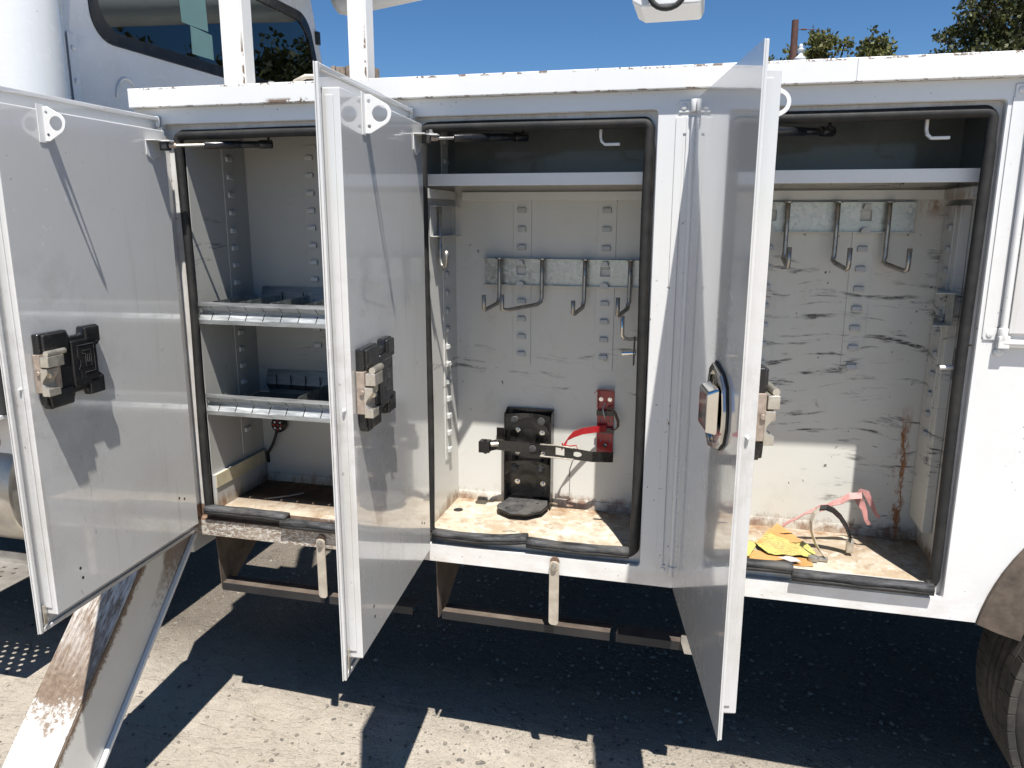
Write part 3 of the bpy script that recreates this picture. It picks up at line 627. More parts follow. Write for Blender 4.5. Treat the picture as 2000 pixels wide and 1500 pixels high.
# closed fourth door at the right edge
f = MB(); f.box((.757, -.012, 1.437), (1.42, .0, 2.012)); dd = obj('door', f, M['door'], T, .002, label='closed upper door above the rear wheel')
f = MB(); f.box((.748, -.006, 1.437), (.757, 0, 2.012)); f.box((.700, -.003, 1.425), (.738, 0, 2.012)); obj('door_edge_trim', f, M['paint'], T, .001)
hinge(.744, 1.447, 2.02)
f = MB(); f.cyl((.748, -.014, 1.414), (1.42, -.014, 1.414), .009, 12); o = obj('hinge_rod', f, M['paint'], T, smooth='auto')
f = MB(); f.box((.733, -.022, 1.398), (.760, 0, 1.432)); obj('rod_clamp', f, M['paint'], o, .003)
f = MB(); f.lathe((.742, 0, 1.388), [(.012, 0), (.012, -.006), (.006, -.009)], 12, (0, 1, 0)); obj('rod_bolt', f, M['paint'], o, .001)

# gas struts
def strut(a, b, k=.36, lab=None):
    a, b = Vector(a), Vector(b); m = a.lerp(b, k); d = (b-a).normalized()
    f = MB(); f.cyl(a, m, .0042, 10); s = obj('gas_strut', f, M['hook'], T, smooth='auto')
    f = MB(); f.tube([m, m+d*.11], .0115, 14); obj('strut_sleeve', f, M['plastic'], s, .001, 'auto')
    f = MB(); f.tube([m+d*.09, b-d*.01], .0100, 14); obj('strut_cylinder', f, M['plastic'], s, .001, 'auto')
    f = MB(); f.cyl(b-d*.03, b+d*.012, .0135, 12); f.cyl(b, b+Vector((0, 0, .035)), .004, 8); obj('strut_ball_joint', f, M['plastic'], s, .002, 'auto')
    f = MB(); f.box((a.x-.014, a.y-.012, a.z-.014), (a.x+.010, a.y+.012, a.z+.010)); f.cyl((a.x, a.y, a.z), (a.x, a.y, a.z+.022), .004, 8); obj('strut_end_fitting', f, M['rubber2'], s, .003)
    f = MB(); f.cyl(a+d*.008, a+d*.028, .0075, 12); obj('strut_collar', f, M['copper'], s)
    f = MB(); f.box((b.x-.075, b.y-.018, b.z+.034), (b.x+.085, b.y+.018, b.z+.0365)); obj('strut_mount', f, M['plain'], s, .001)
strut((-1.612, -.090, 1.933), (-1.377, .10, 1.950)); strut((-.768, -.095, 1.936), (-.541, .10, 1.955), .26); strut((.062, -.105, 1.936), (.302, .10, 1.951))
# white L hooks under the ceiling
for x in (-.306, .528):
    f = MB(); f.strip([(x, .06, 2.028), (x, .055, 1.945), (x+.003, .052, 1.933), (x+.012, .050, 1.924), (x+.055, .048, 1.924)], (0, .012, 0), .008); obj('ceiling_hook', f, M['plain'], T, .0015)
# strikers
for x in (.622, -.226):
    f = MB(); f.cyl((x, .042, 1.333), (x+.042, .042, 1.336), .0062, 12); s = obj('door_striker', f, M['chrome'] if x < 0 else M['plain'], T, .001, 'auto')
    f = MB(); f.box((x+.034, .030, 1.300), (x+.0375, .060, 1.385)); obj('striker_plate', f, M['plastic'], s, .001)
# triangular gussets on the right wall
for z in (1.520, 1.430):
    f = MB(); f.prism([[(.672, .150, z), (.672, .330, z), (.622, .150, z)]], (0, 0, .003)); obj('gusset', f, M['in3'], T)
f = MB(); f.box((.6685, .150, 1.433), (.6715, .215, 1.519)); obj('gusset_plate', f, M['galv'], T)

# swing straps under the sill
for x, z in ((-1.208, .653), (-.408, .664)):
    f = MB(); f.prism([XZ(rrect(x-.0155, x+.0155, z-.204, z+.012, .012, 4), -.006)], (.0, -.005, 0)); s = obj('swing_strap', f, M['tan'], T, .0008)
    s['label'] = 'pale steel strap hanging from the sill'
    f = MB(); f.lathe((x, -.011, z-.003), [(.013, 0), (.013, -.003)], 16, (0, 1, 0)); obj('washer', f, M['zinc'], s)
    f = MB(); f.lathe((x, -.014, z-.003), [(.0085, 0), (.0085, -.006), (.006, -.0075)], 6, (0, 1, 0)); obj('bolt', f, M['hook'], s)
    f = MB(); f.prism([XZ(circ(x, z+.010, .015, 14), 0)], (0, -.006, 0)); obj('strap_pad', f, M['rusty'], s)
# tray angles below the compartments
for (x0, x1) in ((-1.640, -1.235), (-1.215, -.905), (-.800, -.235), (-.215, .030)):
    f = MB(); f.box((x0, .048, .4225), (x1, .105, .4255)); ta = obj('tray_angle', f, M['dusty'], T, .001); f = MB(); f.box((x0, .045, .398), (x1, .048, .4255)); obj('tray_lip', f, M['chassis'], ta)
for x in (-1.645, -.815):
    f = MB(); f.prism([[(x, .035, .627), (x, .340, .627), (x, .340, .52), (x, .115, .400), (x, .048, .400)]], (.004, 0, 0)); obj('tray_gusset', f, M['dusty'], T)
f = MB(); f.prism([[(.0, .028, .398), (.045, .028, .398), (.028, .028, .436), (-.012, .028, .436)]], (0, .05, 0)); obj('tray_end_cap', f, M['alu'], T)
for x in (-.18, -.52): 
    f = MB(); f.cyl((x, .30, .60), (x+.35, .70, .38), .004, 6); obj('brace_wire', f, M['rusty'], T)

# outrigger leg: square tube sloping out and down in the plane across the truck
a = Vector((0, -.695, .72)).normalized(); a = Vector((0, -.6947, -.7193)); nrm = Vector((0, -.7193, .6947))
P0 = Vector((-1.745, -.03, .795)); L = 1.25; D_ = -nrm*.185
lg = MB(); X1 = Vector((-.170, 0, 0))
def quadbox(mb, p, u, v, w):
    p = Vector(p); c = [p, p+u, p+u+v, p+v, p+w, p+u+w, p+u+v+w, p+v+w]; q = [mb.bm.verts.new(k) for k in c]
    for fc in ((3, 2, 1, 0), (4, 5, 6, 7), (0, 1, 5, 4), (1, 2, 6, 5), (2, 3, 7, 6), (3, 0, 4, 7)): mb.bm.faces.new([q[i] for i in fc])
quadbox(lg, P0, a*L, X1, D_); LEG = obj('outrigger_leg', lg, M['legside'], T, .004, label='rusty and white outrigger leg')
f = MB(); quadbox(f, P0+nrm*.0015+Vector((-.002, 0, 0)), a*L, X1+Vector((.004, 0, 0)), nrm*.004); obj('leg_upper_plate', f, M['legtop'], LEG, .0015)
f = MB(); quadbox(f, P0+D_+Vector((.018, 0, 0)), a*L, Vector((-.206, 0, 0)), -nrm*.006); quadbox(f, P0+D_*.97+Vector((.002, 0, 0)), a*L, Vector((.016, 0, 0)), -nrm*.006); obj('leg_edge_plate', f, M['plain'], LEG, .0015)
f = MB(); f.box((-1.99, -.98, GZ+.012), (-1.67, -.72, GZ+.032)); f.box((-1.87, -.88, GZ+.03), (-1.79, -.78, .05)); obj('leg_foot', f, M['rusty'], LEG, .004)
f = MB(); f.box((-1.955, .10, .50), (-1.79, .80, .86)); obj('outrigger_housing', f, M['plain'], T, .006)
# chassis, deck and far-side body
f = MB(); f.box((-4.6, .80, .55), (2.6, .88, .80)); f.box((-4.6, 1.52, .55), (2.6, 1.60, .80)); f.box((-.9, .88, .60), (-.8, 1.52, .72)); f.box((.2, .88, .60), (.3, 1.52, .72)); obj('frame_rail', f, M['chassis'], T)
f = MB(); f.box((-1.785, .44, .92), (2.35, 2.02, 1.0)); obj('deck', f, M['plain'], T)
f = MB(); f.box((-1.785, 2.03, .628), (2.35, 2.42, 2.113)); obj('far_side_body', f, M['plain'], T, .01)
f = MB(); f.cyl((-.6, 1.2, .55), (1.3, 1.2, .52), .05, 12); f.cyl((1.372, .35, .53), (1.372, 2.05, .53), .07, 12); obj('driveshaft', f, M['chassis'], T)
# wheel and fender flare
def tyre(y0, y1, name='wheel'):
    f = MB(); n = 96; R0 = .52; prof = [(.30, y0+.01), (.44, y0-.004), (.495, y0+.012), (R0-.004, y0+.034), (R0, y0+.05), (R0, y0+.098), (R0-.018, y0+.100), (R0-.018, y0+.112), (R0, y0+.114), (R0, (y0+y1)/2-.006), (R0-.018, (y0+y1)/2-.004), (R0-.018, (y0+y1)/2+.004), (R0, (y0+y1)/2+.006), (R0, y1-.114), (R0-.018, y1-.112), (R0-.018, y1-.100), (R0, y1-.098), (R0, y1-.05), (R0-.004, y1-.034), (.495, y1-.012), (.44, y1+.004), (.30, y1-.01)]
    f.lathe((1.402, 0, .405), prof, n, (0, 1, 0)); w = obj(name, f, M['tyre'], T, smooth='auto')
    f = MB()                                       # sipes cut as small proud shoulder blocks
    for k in range(60):
        th = 2*math.pi*k/60; m = Matrix.Translation((1.402, 0, .405)) @ Matrix.Rotation(th, 4, 'Y')
        ym = (y0+y1)/2
        for ya_, yb_, of in ((y0+.012, y0+.050, 0), (y0+.054, y0+.095, .012), (y0+.118, ym-.008, .004), (ym+.008, y1-.118, .016), (y1-.095, y1-.054, .008), (y1-.050, y1-.012, 0)):
            sh = ya_ < y0+.02 or yb_ > y1-.02
            if sh: f.box((-.0262+of, ya_, .502), (.0262+of, yb_, .5225), m)
            elif k % 2 == 0:                       # long rib blocks, each split by one slanted sipe
                th2 = Matrix.Translation((1.402, 0, .405)) @ Matrix.Rotation(th+of*2, 4, 'Y'); lp_ = []
                for q in (-.0535, -.018, .018, .0535): lp_.append(q)
                yy = yb_-ya_
                for a_, b_ in zip(lp_[:-1], lp_[1:]):
                    c8 = [(a_+.0012, ya_), (b_-.0012+.004, ya_), (b_-.0012-.004, yb_), (a_+.0012-.006, yb_)]
                    rr_ = .5225
                    V_ = [f.bm.verts.new(th2 @ Vector((math.sin(x_/.52)*q_, y_, math.cos(x_/.52)*q_))) for q_ in (.505, rr_) for x_, y_ in c8]
                    for fc_ in ((3, 2, 1, 0), (4, 5, 6, 7), (0, 1, 5, 4), (1, 2, 6, 5), (2, 3, 7, 6), (3, 0, 4, 7)): f.bm.faces.new([V_[q_] for q_ in fc_])
    o = obj('tread_blocks', f, M['tyre'], w, .002, kind='stuff')
    f = MB(); f.lathe((1.402, (y0+y1)/2, .405), [(.29, -.11), (.29, .11), (.27, .11), (.27, -.05), (.12, -.03), (.12, -.10), (.02, -.10)], 32, (0, 1, 0)); obj('rim', f, M['plain'], w, smooth='auto')
tyre(-.040, .250)
f = MB(); o1 = arch(1.372, .53, .600, 170.6, 9.4, 40); o2 = arch(1.376, .527, .560, 170.4, 9.6, 40); o3 = arch(1.38, .525, .515, 169.9, 10.1, 40)
rows = [[f.bm.verts.new((x, y, z)) for x, z in L_] for L_, y in ((o1, .006), (o1, -.010), (o2, -.034), (o3, -.054), (o3, -.044), (o2, -.024))]
for i_ in range(6):
    for k_ in range(40): f.bm.faces.new((rows[i_][k_], rows[i_][k_+1], rows[(i_+1) % 6][k_+1], rows[(i_+1) % 6][k_]))
f.bm.faces.new([q[0] for q in rows]); f.bm.faces.new([q[40] for q in rows][::-1])
fl = obj('fender_flare', f, M['flare'], T, smooth='auto')
f = MB(); f.tube([(x, .004, z) for x, z in arch(1.372, .53, .598, 170.8, 9.2, 40)], .006, 8); obj('flare_bead', f, M['flare'], fl, smooth=True)
f = MB(); f.strip([(x, .36, z) for x, z in arch(1.372, .53, .587, 171, 9, 40)], (0, .70, 0), .004); obj('wheel_well', f, M['chassis'], T)

# headache-rack posts on the body roof
for k, (x0, x1, y0, y1, zt) in enumerate(((-1.612, -1.540, .245, .31, 3.15), (-1.150, -1.098, .245, .33, 3.15))):
    w = x1-x0
    f = MB(); f.box((x0, y0, 2.113), (x1, y0+.006, zt)); f.box((x1, y0, 2.113), (x1+.006, y0+.058, zt)); f.box((x0, y0+.052, 2.113), (x1, y0+.058, zt)); f.box((x0-.006, y0, 2.113), (x0, y0+.058, zt))
    obj('rack_post', f, M['post'], T, .002)
f = MB(); f.box((-1.6, .27, 3.15), (-1.0, .33, 3.21)); obj('rack_crossbar', f, M['post'], T, .004)
# dark chocks stacked behind the middle door top
for k in range(8):
    x = -1.250+k*.018
    f = MB(); f.box((x, .30+.004*(k % 2), 2.113), (x+.0155, .38, 2.215-.002*(k % 3))); o = obj('wood_slat', f, M['darkwood'], T, .0015)
f = MB(); f.box((-1.105, .20, 2.135), (-.985, .30, 2.150)); f.box((-1.115, .19, 2.114), (-.98, .30, 2.134)); obj('weathered_pad', f, M['darkwood'], T, .003)
f = MB(); f.lathe((-1.325, .05, 2.113), [(.013, 0), (.013, .006), (.009, .007), (.009, .016)], 6); obj('roof_bolt', f, M['zinc'], T)
f = MB(); f.tube([(-1.29, .10, 2.113), (-1.27, .10, 2.135), (-1.24, .11, 2.15), (-1.20, .12, 2.15)], .008, 8); obj('roof_hose', f, M['tan'], T, smooth=True)

# cab: seen from behind, with its rear window
CX = -2.2
plan = [(CX, .22), (CX, 2.18), (CX-.04, 2.26), (CX-.12, 2.31), (-4.2, 2.34), (-4.2, .10), (CX-.10, .10), (CX-.03, .14)]
def taper(z): return 0 if z < 2.35 else (z-2.35)*.28
f = MB(); zs = [.75, 2.35, 2.6, 2.8, 2.92, 2.99]; rings = []
for z in zs:
    ins = taper(z)+(.12 if z > 2.95 else .03 if z > 2.85 else 0)
    rings.append([f.bm.verts.new((x-(ins*.15 if x > -3 else -ins*.15), 1.2+(y-1.2)*(1-ins/1.1), z)) for x, y in plan])
WY0, WY1, WZ0, WZ1 = .335, 2.115, 2.352, 2.815
for i in range(len(rings)-1):
    n = len(plan)
    for k in range(n):
        if k == 0 and 1 <= i <= 3: continue
        f.bm.faces.new((rings[i][k], rings[i][(k+1) % n], rings[i+1][(k+1) % n], rings[i+1][k]))
f.bm.faces.new(rings[0][::-1]); f.bm.faces.new(rings[-1])
cab = obj('cab', f, M['cab'], T, smooth='auto')
def wx(y, z): return CX-taper(z)*.15
slope = lambda L, off=0: [(wx(y, z)+off, y, z) for y, z in L]
ya, yb = lambda z: 1.2+(.22-1.2)*(1-taper(z)/1.1), lambda z: 1.2+(2.18-1.2)*(1-taper(z)/1.1)
wl = []
for z in (2.352, 2.45, 2.6, 2.7, 2.92): wl.append((yb(z), z))
outl = [(.22, 2.35), (2.18, 2.35)]+[(yb(z), z) for z in (2.6, 2.8, 2.92)]+[(ya(z), z) for z in (2.92, 2.8, 2.6)]
def winloop(g):
    lp = rrect(WY0+g, WY1-g, WZ0+g, WZ1-g, .10, 6)
    return [(y+(0 if y < 1.2 else -(z-WZ0)*.28), z) for y, z in lp]
f = MB(); f.prism([slope(outl), slope(winloop(0))], (-.012, 0, 0)); obj('cab_rear_wall', f, M['cab'], cab)
f = MB(); f.prism([slope(winloop(-.004), .004), slope(winloop(.045), .004)], (-.012, 0, 0)); obj('window_seal', f, M['plastic'], cab, .002)
f = MB(); f.prism([slope(winloop(.035), -.004)], (-.004, 0, 0)); obj('rear_window', f, M['glass'], cab)
for q in ([(.864, 2.53), (1.046, 2.53), (1.052, 2.80), (.864, 2.80)], [(.913, 2.413), (1.066, 2.414), (1.071, 2.520), (.920, 2.528)]):
    f = MB(); f.prism([[(wx(y, z)-.0025, y, z) for y, z in q]], (-.001, 0, 0)); o = obj('window_sheet', f, M['paper'], cab)
f = MB(); f.box((CX-.9, .3, 1.2), (CX-.86, 2.1, 2.8)); f.box((CX-.85, .45, 1.4), (CX-.55, .95, 2.35)); f.box((CX-.85, 1.45, 1.4), (CX-.55, 1.95, 2.35)); obj('cab_seat', f, M['dark'], cab)
f = MB(); f.box((CX+.002, .205, 2.0), (CX+.006, .245, 2.35)); obj('cab_corner_strip', f, M['cab'], cab, .001)
for z in (2.10, 2.19, 2.30):
    f = MB(); f.lathe((CX+.006, .225, z), [(.010, 0), (.009, .003), (.004, .005)], 12, (1, 0, 0)); obj('rivet', f, M['cab'], cab, smooth='auto')
for k, y in enumerate((.48, .72, .94)):            # pressed arches low on the rear wall
    f = MB(); f.tube([(CX+.001, y+.058*math.cos(R(q)), 2.165+.075*math.sin(R(q))) for q in range(0, 181, 15)], .006, 6); obj('pressed_arch', f, M['cab'], cab, smooth=True)
f = MB(); f.lathe((-2.235, .045, 1.3), [(.130, 0), (.130, 1.75)], 48); st = obj('stack_guard', f, M['cab'], T, smooth='auto'); st['label'] = 'smooth white cylindrical guard beside the cab'
f = MB(); f.box((CX-.02, 2.055, 2.68), (CX+.005, 2.085, 2.75)); obj('marker_lamp', f, M['plastic'], cab, .003)
f = MB(); f.prism([[(CX-.25, -.13, 2.99), (CX+.20, -.13, 3.00), (CX+.24, -.10, 3.03), (CX+.20, -.10, 3.06), (CX-.25, -.10, 3.12)]], (0, 2.45, 0)); obj('shade_overhang', f, M['cab'], cab, .006)  # unseen overhang, added and shaped to shade the cab's rear wall
# fuel tank, its cap and the step by the cab
f = MB(); f.cyl((-4.0, .32, .66), (-2.55, .32, .66), .275, 40); tk = obj('fuel_tank', f, M['alu'], T, .02, 'auto')
f = MB(); f.lathe((-2.66, .12, .865), [(.050, 0), (.050, .02), (.042, .026), (.042, .036), (.010, .038), (.010, .05)], 24, (0, -.55, .83)); obj('filler_cap', f, M['copper'], tk, .002, 'auto')
f = MB(); f.box((-4.0, -.05, .985), (-2.50, .30, 1.0)); f.box((-4.0, -.055, .925), (-2.50, -.05, 1.0)); obj('tank_step', f, M['plain'], T, .002)
f = MB(); f.box((-4.0, .02, 1.0), (-2.48, .28, 1.24)); obj('battery_box', f, M['chassis'], T, .01)
f = MB(); f.box((-4.0, -.03, 1.165), (-2.50, .02, 1.20)); obj('box_lid', f, M['plain'], T, .003)
# perforated step plate
ho = []
random.seed(2)
for i in range(14):
    for j in range(6): ho.append(circ(-2.60-.055*i-.027*(j % 2), -.10+.036*j+.02, .009, 8))
f = MB(); f.prism([XY([(-3.5, -.12), (-2.52, -.12), (-2.52, .14), (-3.5, .14)], .335)]+[XY(h, .335) for h in ho], (0, 0, .003)); f.box((-3.5, .14, .33), (-2.52, .145, .385)); obj('perforated_step', f, M['alu'], T)
f = MB(); f.box((-3.5, .11, .30), (-2.54, .14, .334)); obj('step_bracket', f, M['rusty'], T)

# boom over the truck
f = MB(); f.tube([(-2.12, 2.12, 2.925), (-2.10, 2.12, 2.928), (-2.06, 2.12, 2.933), (-1.6, 2.10, 2.99), (2.6, 1.9, 3.42)], [.05, .08, .095, .10, .12], 20); obj('boom', f, M['plain'], T, smooth='auto')
f = MB(); f.box((2.2, 1.3, 1.0), (2.9, 1.95, 3.5)); obj('boom_turret', f, M['plain'], T, .03)
f = MB(); f.prism([XZ([(-.335, 2.545), (-.30, 2.525), (-.075, 2.527), (-.063, 2.555), (-.063, 2.78), (-.335, 2.78)], 1.06)], (0, .26, 0)); f.box((-.22, 1.28, 2.78), (-.18, 1.32, 3.12)); f.box((-.22, 1.32, 3.08), (-.18, 2.05, 3.12)); bk = obj('boom_saddle', f, M['plain'], T, .008)
f = MB(); f.tube([(-.29, 1.04, 2.70)]+[(-.200+.065*math.cos(R(q)), 1.035, 2.565+.055*math.sin(R(q))) for q in range(190, 350, 16)]+[(-.13, 1.04, 2.70)], .011, 8); obj('hose_loop', f, M['rubber'], bk, smooth=True)

# ---------------------------------------------------------------- loose and bolted-on things in the compartments
# hook rails
def hook_rail(name_loc, x0, x1, z0, hooks, slots, label, y=.350):
    e = empty('hook_rail', name_loc, label, 'hook rail', 'galvanised hook rails bolted in the compartments')
    f = MB(); f.prism([XZ([(x0, z0), (x1, z0), (x1, z0+.089), (x0, z0+.089)], y-.003)]+[XZ(rrect(c-.016, c+.016, z0+.034, z0+.066, .002, 2), y-.003) for c in slots], (0, .0025, 0))
    f.box((x0-.004, y-.022, z0+.087), (x1, y-.003, z0+.089)); f.box((x0-.004, y-.022, z0), (x1, y-.003, z0+.002)); r = obj('rail', f, M['galv'], e)
    for c in slots:
        f = MB(); f.prism([XZ([(c-.013, z0-.004), (c+.013, z0-.004), (c+.013, z0+.008), (c+.006, z0+.014), (c-.006, z0+.014), (c-.013, z0+.008)], y-.0235)], (0, -.001, 0)); f.prism([XZ([(c-.012, z0+.070), (c+.012, z0+.070), (c+.008, z0+.084), (c-.008, z0+.084)], y-.0235)], (0, .02, 0)); obj('rail_tab', f, M['tab'], e, kind='stuff')
    for h in hooks:
        f = MB(); f.tube([(h[0][0], y-.028, z0+.086)]+h, .0070, 12); o = obj('hook', f, M['hook'], e, smooth=True)
        f = MB(); f.lathe((h[0][0], y-.028, z0+.087), [(.013, 0), (.013, .004)], 10); obj('hook_weld', f, M['hook'], e)
def J(x, zb, tx, tz, ty=.225, side=0.):
    y = .318
    return [(x, y, zb+.10), (x, y, zb+.022), (x-.003, y-.003, zb+.008), (x+(tx-x)*.12, y-.012, zb), (x+(tx-x)*.88, ty+.010, zb-.014), (tx-.001, ty+.002, zb-.010), (tx, ty, zb+.004), (tx, ty, tz)]
hook_rail((-.47, .350, 1.50), -.728, -.138, 1.500, [J(-.672, 1.440, -.700, 1.475), J(-.526, 1.440, -.638, 1.478), J(-.383, 1.435, -.404, 1.465), J(-.236, 1.435, -.262, 1.478)], [-.603, -.320], 'galvanised hook rail with four J hooks across the middle compartment back')
hook_rail((.29, .350, 1.68), -.026, .592, 1.682, [J(.092, 1.58, .10, 1.64), J(.232, 1.595, .236, 1.640), J(.374, 1.592, .402, 1.640), J(.516, 1.590, .560, 1.640)], [.187, .458], 'galvanised hook rail high in the right compartment with greenish sheen')
# lone hook at the right of the middle bay
e = empty('wall_hook', (-.20, .30, 1.33), 'single bright steel hook low beside the middle compartment right jamb', 'hook')
f = MB(); f.tube([(-.243, .20, 1.425), (-.243, .20, 1.365), (-.236, .21, 1.352), (-.222, .23, 1.347), (-.140, .31, 1.345)], .0068, 12); obj('hook', f, M['chrome'], e, smooth=True)
# side rail on the left wall of the middle bay
e = empty('side_hook_rail', (-.835, .22, 1.66), 'short grey bracket with one long hook on the middle compartment left wall', 'hook rail')
f = MB(); f.box((-.834, .09, 1.664), (-.831, .300, 1.758)); f.box((-.834, .09, 1.756), (-.812, .345, 1.7585)); f.box((-.834, .09, 1.6635), (-.812, .345, 1.666)); obj('rail', f, M['tab'], e)
f = MB(); f.tube([(-.820, .145, 1.755), (-.820, .145, 1.60), (-.816, .143, 1.575), (-.806, .135, 1.566), (-.796, .128, 1.575), (-.793, .126, 1.60), (-.793, .126, 1.62)], .0070, 10); obj('hook', f, M['hook'], e, smooth=True)

# divider shelves in the left bay
def prof(z, y=.022, dy=1): return [(y, z), (y, z+.014), (y+.020*dy, z+.040), (y, z+.060), (y, z+.0725), (y+.0025*dy, z+.0725), (y+.0025*dy, z+.061), (y+.0225*dy, z+.040), (y+.0025*dy, z+.013), (y+.0025*dy, z)]
def divider_shelf(z, x0, x1, divs, slots, label, nb):
    e = empty('divider_shelf', (-1.28, .19, z), label, 'shelf', 'galvanised divider shelves in the left compartment')
    f = MB(); edge = [x0]+[q for s in slots for q in (s-.0017, s+.0017)]+[x1]
    for a, b in zip(edge[::2], edge[1::2]): f.sweepx(prof(z)[1:4]+prof(z)[6:9], a, b)
    f.sweepx([(.022, z), (.022, z+.0140), (.0245, z+.0140), (.0245, z)], x0, x1); f.sweepx([(.022, z+.060), (.022, z+.0725), (.0265, z+.0725), (.0265, z+.060)], x0, x1)
    obj('front_rail', f, M['rollform'], e)
    f = MB(); f.box((x0+.002, .047, z+.002), (x1-.002, .050, z+.060)); obj('rail_backing', f, M['dark'], e)
    f = MB(); f.box((x0, .050, z+.004), (x1, .355, z+.007)); obj('shelf_pan', f, M['darkgalv'], e)
    f = MB(); f.sweepx([(.352, z+.005), (.352, z+.022), (.332, z+.046), (.345, z+.080), (.352, z+.098), (.3545, z+.098), (.3545, z+.005)], x0+.04, x1); obj('back_rail', f, M['darkgalv'], e)
    for x in nb: f = MB(); f.box((x, .3310, z+.03), (x+.0018, .336, z+.082)); obj('rail_notch', f, M['dark'], e)
    for x, dx in divs:
        f = MB(); f.prism([[(x, .052, z+.010), (x, .052, z+.066), (x, .065, z+.0715), (x, .325, z+.0715), (x, .330, z+.012)]], (.0014, 0, 0)); obj('divider', f, M['galv'], e)
divider_shelf(1.374, -1.629, -.932, [(-1.600, 0), (-1.500, 0), (-1.385, 0), (-1.255, 0), (-1.09, 0)], [-1.583+.0635*k for k in range(10)], 'upper of two galvanised divider shelves in left compartment', [-1.50+.085*k for k in range(6)])
divider_shelf(1.062, -1.629, -.932, [(-1.30, 0), (-1.10, 0)], [-1.583+.0635*k for k in range(10)], 'lower of two galvanised divider shelves above the round lamp', [-1.545+.06*k for k in range(9)])

# black extinguisher bracket
e = empty('extinguisher_bracket', (-.567, .33, .716), 'black steel extinguisher bracket with open strap standing on compartment floor', 'bracket')
x0, x1, yb_ = -.652, -.484, .352
f = MB(); f.box((x0, yb_-.003, .730), (x1, yb_, 1.072)); obj('back_plate', f, M['black'], e, .001)
for x in (x0, x1-.0025):
    f = MB(); f.prism([[(x, yb_-.003, .725), (x, yb_-.050, .725), (x, yb_-.046, 1.058), (x, yb_-.003, 1.072)]], (.0025, 0, 0)); obj('side_flange', f, M['black'], e)
def saddle(zb, h):
    f = MB(); n = 14; up = []; lo = []
    for k in range(n+1):
        t = k/n; x = x0+.006+(x1-x0-.012)*t; y = yb_-.050+.030*math.sin(math.pi*t); up.append((x, y, zb+h)); arc = .040*math.sin(math.pi*t)**.8; lo.append((x, y, zb+arc))
    V = [[f.bm.verts.new((p[0], p[1]+o_, p[2])) for p in (u_, l_)] for u_, l_ in zip(up, lo) for o_ in (0,)]
    W2 = [[f.bm.verts.new((p[0], p[1]+.003, p[2])) for p in (u_, l_)] for u_, l_ in zip(up, lo)]
    for k in range(n):
        f.bm.faces.new((V[k][0], V[k+1][0], V[k+1][1], V[k][1])); f.bm.faces.new((W2[k][0], W2[k+1][0], W2[k+1][1], W2[k][1])); f.bm.faces.new((V[k][0], V[k+1][0], W2[k+1][0], W2[k][0])); f.bm.faces.new((V[k][1], V[k+1][1], W2[k+1][1], W2[k][1]))
    o = obj('curved_saddle', f, M['black'], e)
    for x in (x0+.035, x1-.038):
        f = MB(); f.lathe((x, yb_-.036, zb+h-.022), [(.0135, .012), (.0135, -.003), (.012, -.004)], 18, (0, 1, 0)); obj('rubber_button', f, M['rubber2'], o)
saddle(1.002, .055); saddle(.836, .048)
for (x, z) in ((-.612, .990), (-.525, .985), (-.613, .910), (-.520, .908), (-.613, .800), (-.520, .798)):
    f = MB(); f.lathe((x, yb_-.003, z), [(.0095, 0), (.0095, -.003), (.006, -.003), (.006, -.009), (.004, -.010)], 10, (0, 1, 0)); obj('bolt', f, M['chrome'], e)
foot = [(-.640, .335), (-.500, .335), (-.492, .290), (-.502, .235), (-.545, .190), (-.600, .186), (-.650, .222), (-.662, .262), (-.648, .300)]
f = MB(); f.prism([XY(foot, .738)]+[XY(circ(c, d, .0055, 8), .738) for c, d in ((-.625, .235), (-.575, .262), (-.53, .215), (-.60, .300), (-.53, .300))], (0, 0, .004)); obj('foot_plate', f, M['footgrey'], e, .001)
f = MB(); f.prism([XY([(p[0]*1+(p[0]+.572)*.05, p[1]) for p in foot], .734)], (0, 0, .003)); obj('foot_rim', f, M['black'], e)
f = MB(); f.strip([(-.690, .245, .955), (-.668, .262, .957), (-.640, .270, .953), (-.600, .285, .947), (-.555, .290, .944), (-.515, .280, .942)], (0, 0, .036), .0025); sb = obj('left_strap', f, M['black'], e)
f = MB(); f.box((-.722, .225, .935), (-.684, .262, .975)); f.cyl((-.70, .235, .930), (-.70, .235, .982), .006, 8); obj('strap_buckle', f, M['black'], e, .004)
f = MB(); f.cyl((-.684, .245, .962), (-.660, .255, .962), .009, 10); obj('buckle_roller', f, M['hook'], e)
f = MB(); f.lathe((-.545, .284, .944), [(.014, 0), (.012, -.004)], 12, (0, 1, 0)); obj('strap_rivet', f, M['rubber2'], e)
f = MB(); f.box((-.690, .345, .950), (-.652, .349, .995)); obj('side_lug', f, M['black'], e, .002)
f = MB(); f.prism([XZ([(-.500, .928), (-.400, .922), (-.400, .962), (-.500, .970)], .272), XZ([(-.462, .934), (-.432, .932), (-.432, .957), (-.462, .960)], .272)], (0, .003, 0)); f.prism([XZ([(-.404, .922), (-.335, .918), (-.335, .954), (-.404, .962)], .270), XZ([(-.388+.016*math.cos(R(q)), .941+.009*math.sin(R(q))) for q in range(0, 360, 30)], .270)], (0, .003, 0))
f.strip([(-.335, .272, .936), (-.310, .285, .934), (-.285, .300, .930), (-.272, .318, .926)], (0, 0, .036), .003); obj('right_strap', f, M['black'], e, .0008)
f = MB(); f.tube([(-.515, .268, .968), (-.455, .268, .968), (-.40, .268, .963)], .0025, 6); f.tube([(-.515, .268, .926), (-.455, .268, .924), (-.40, .268, .922)], .0025, 6); obj('wire_bail', f, M['zinc'], e)

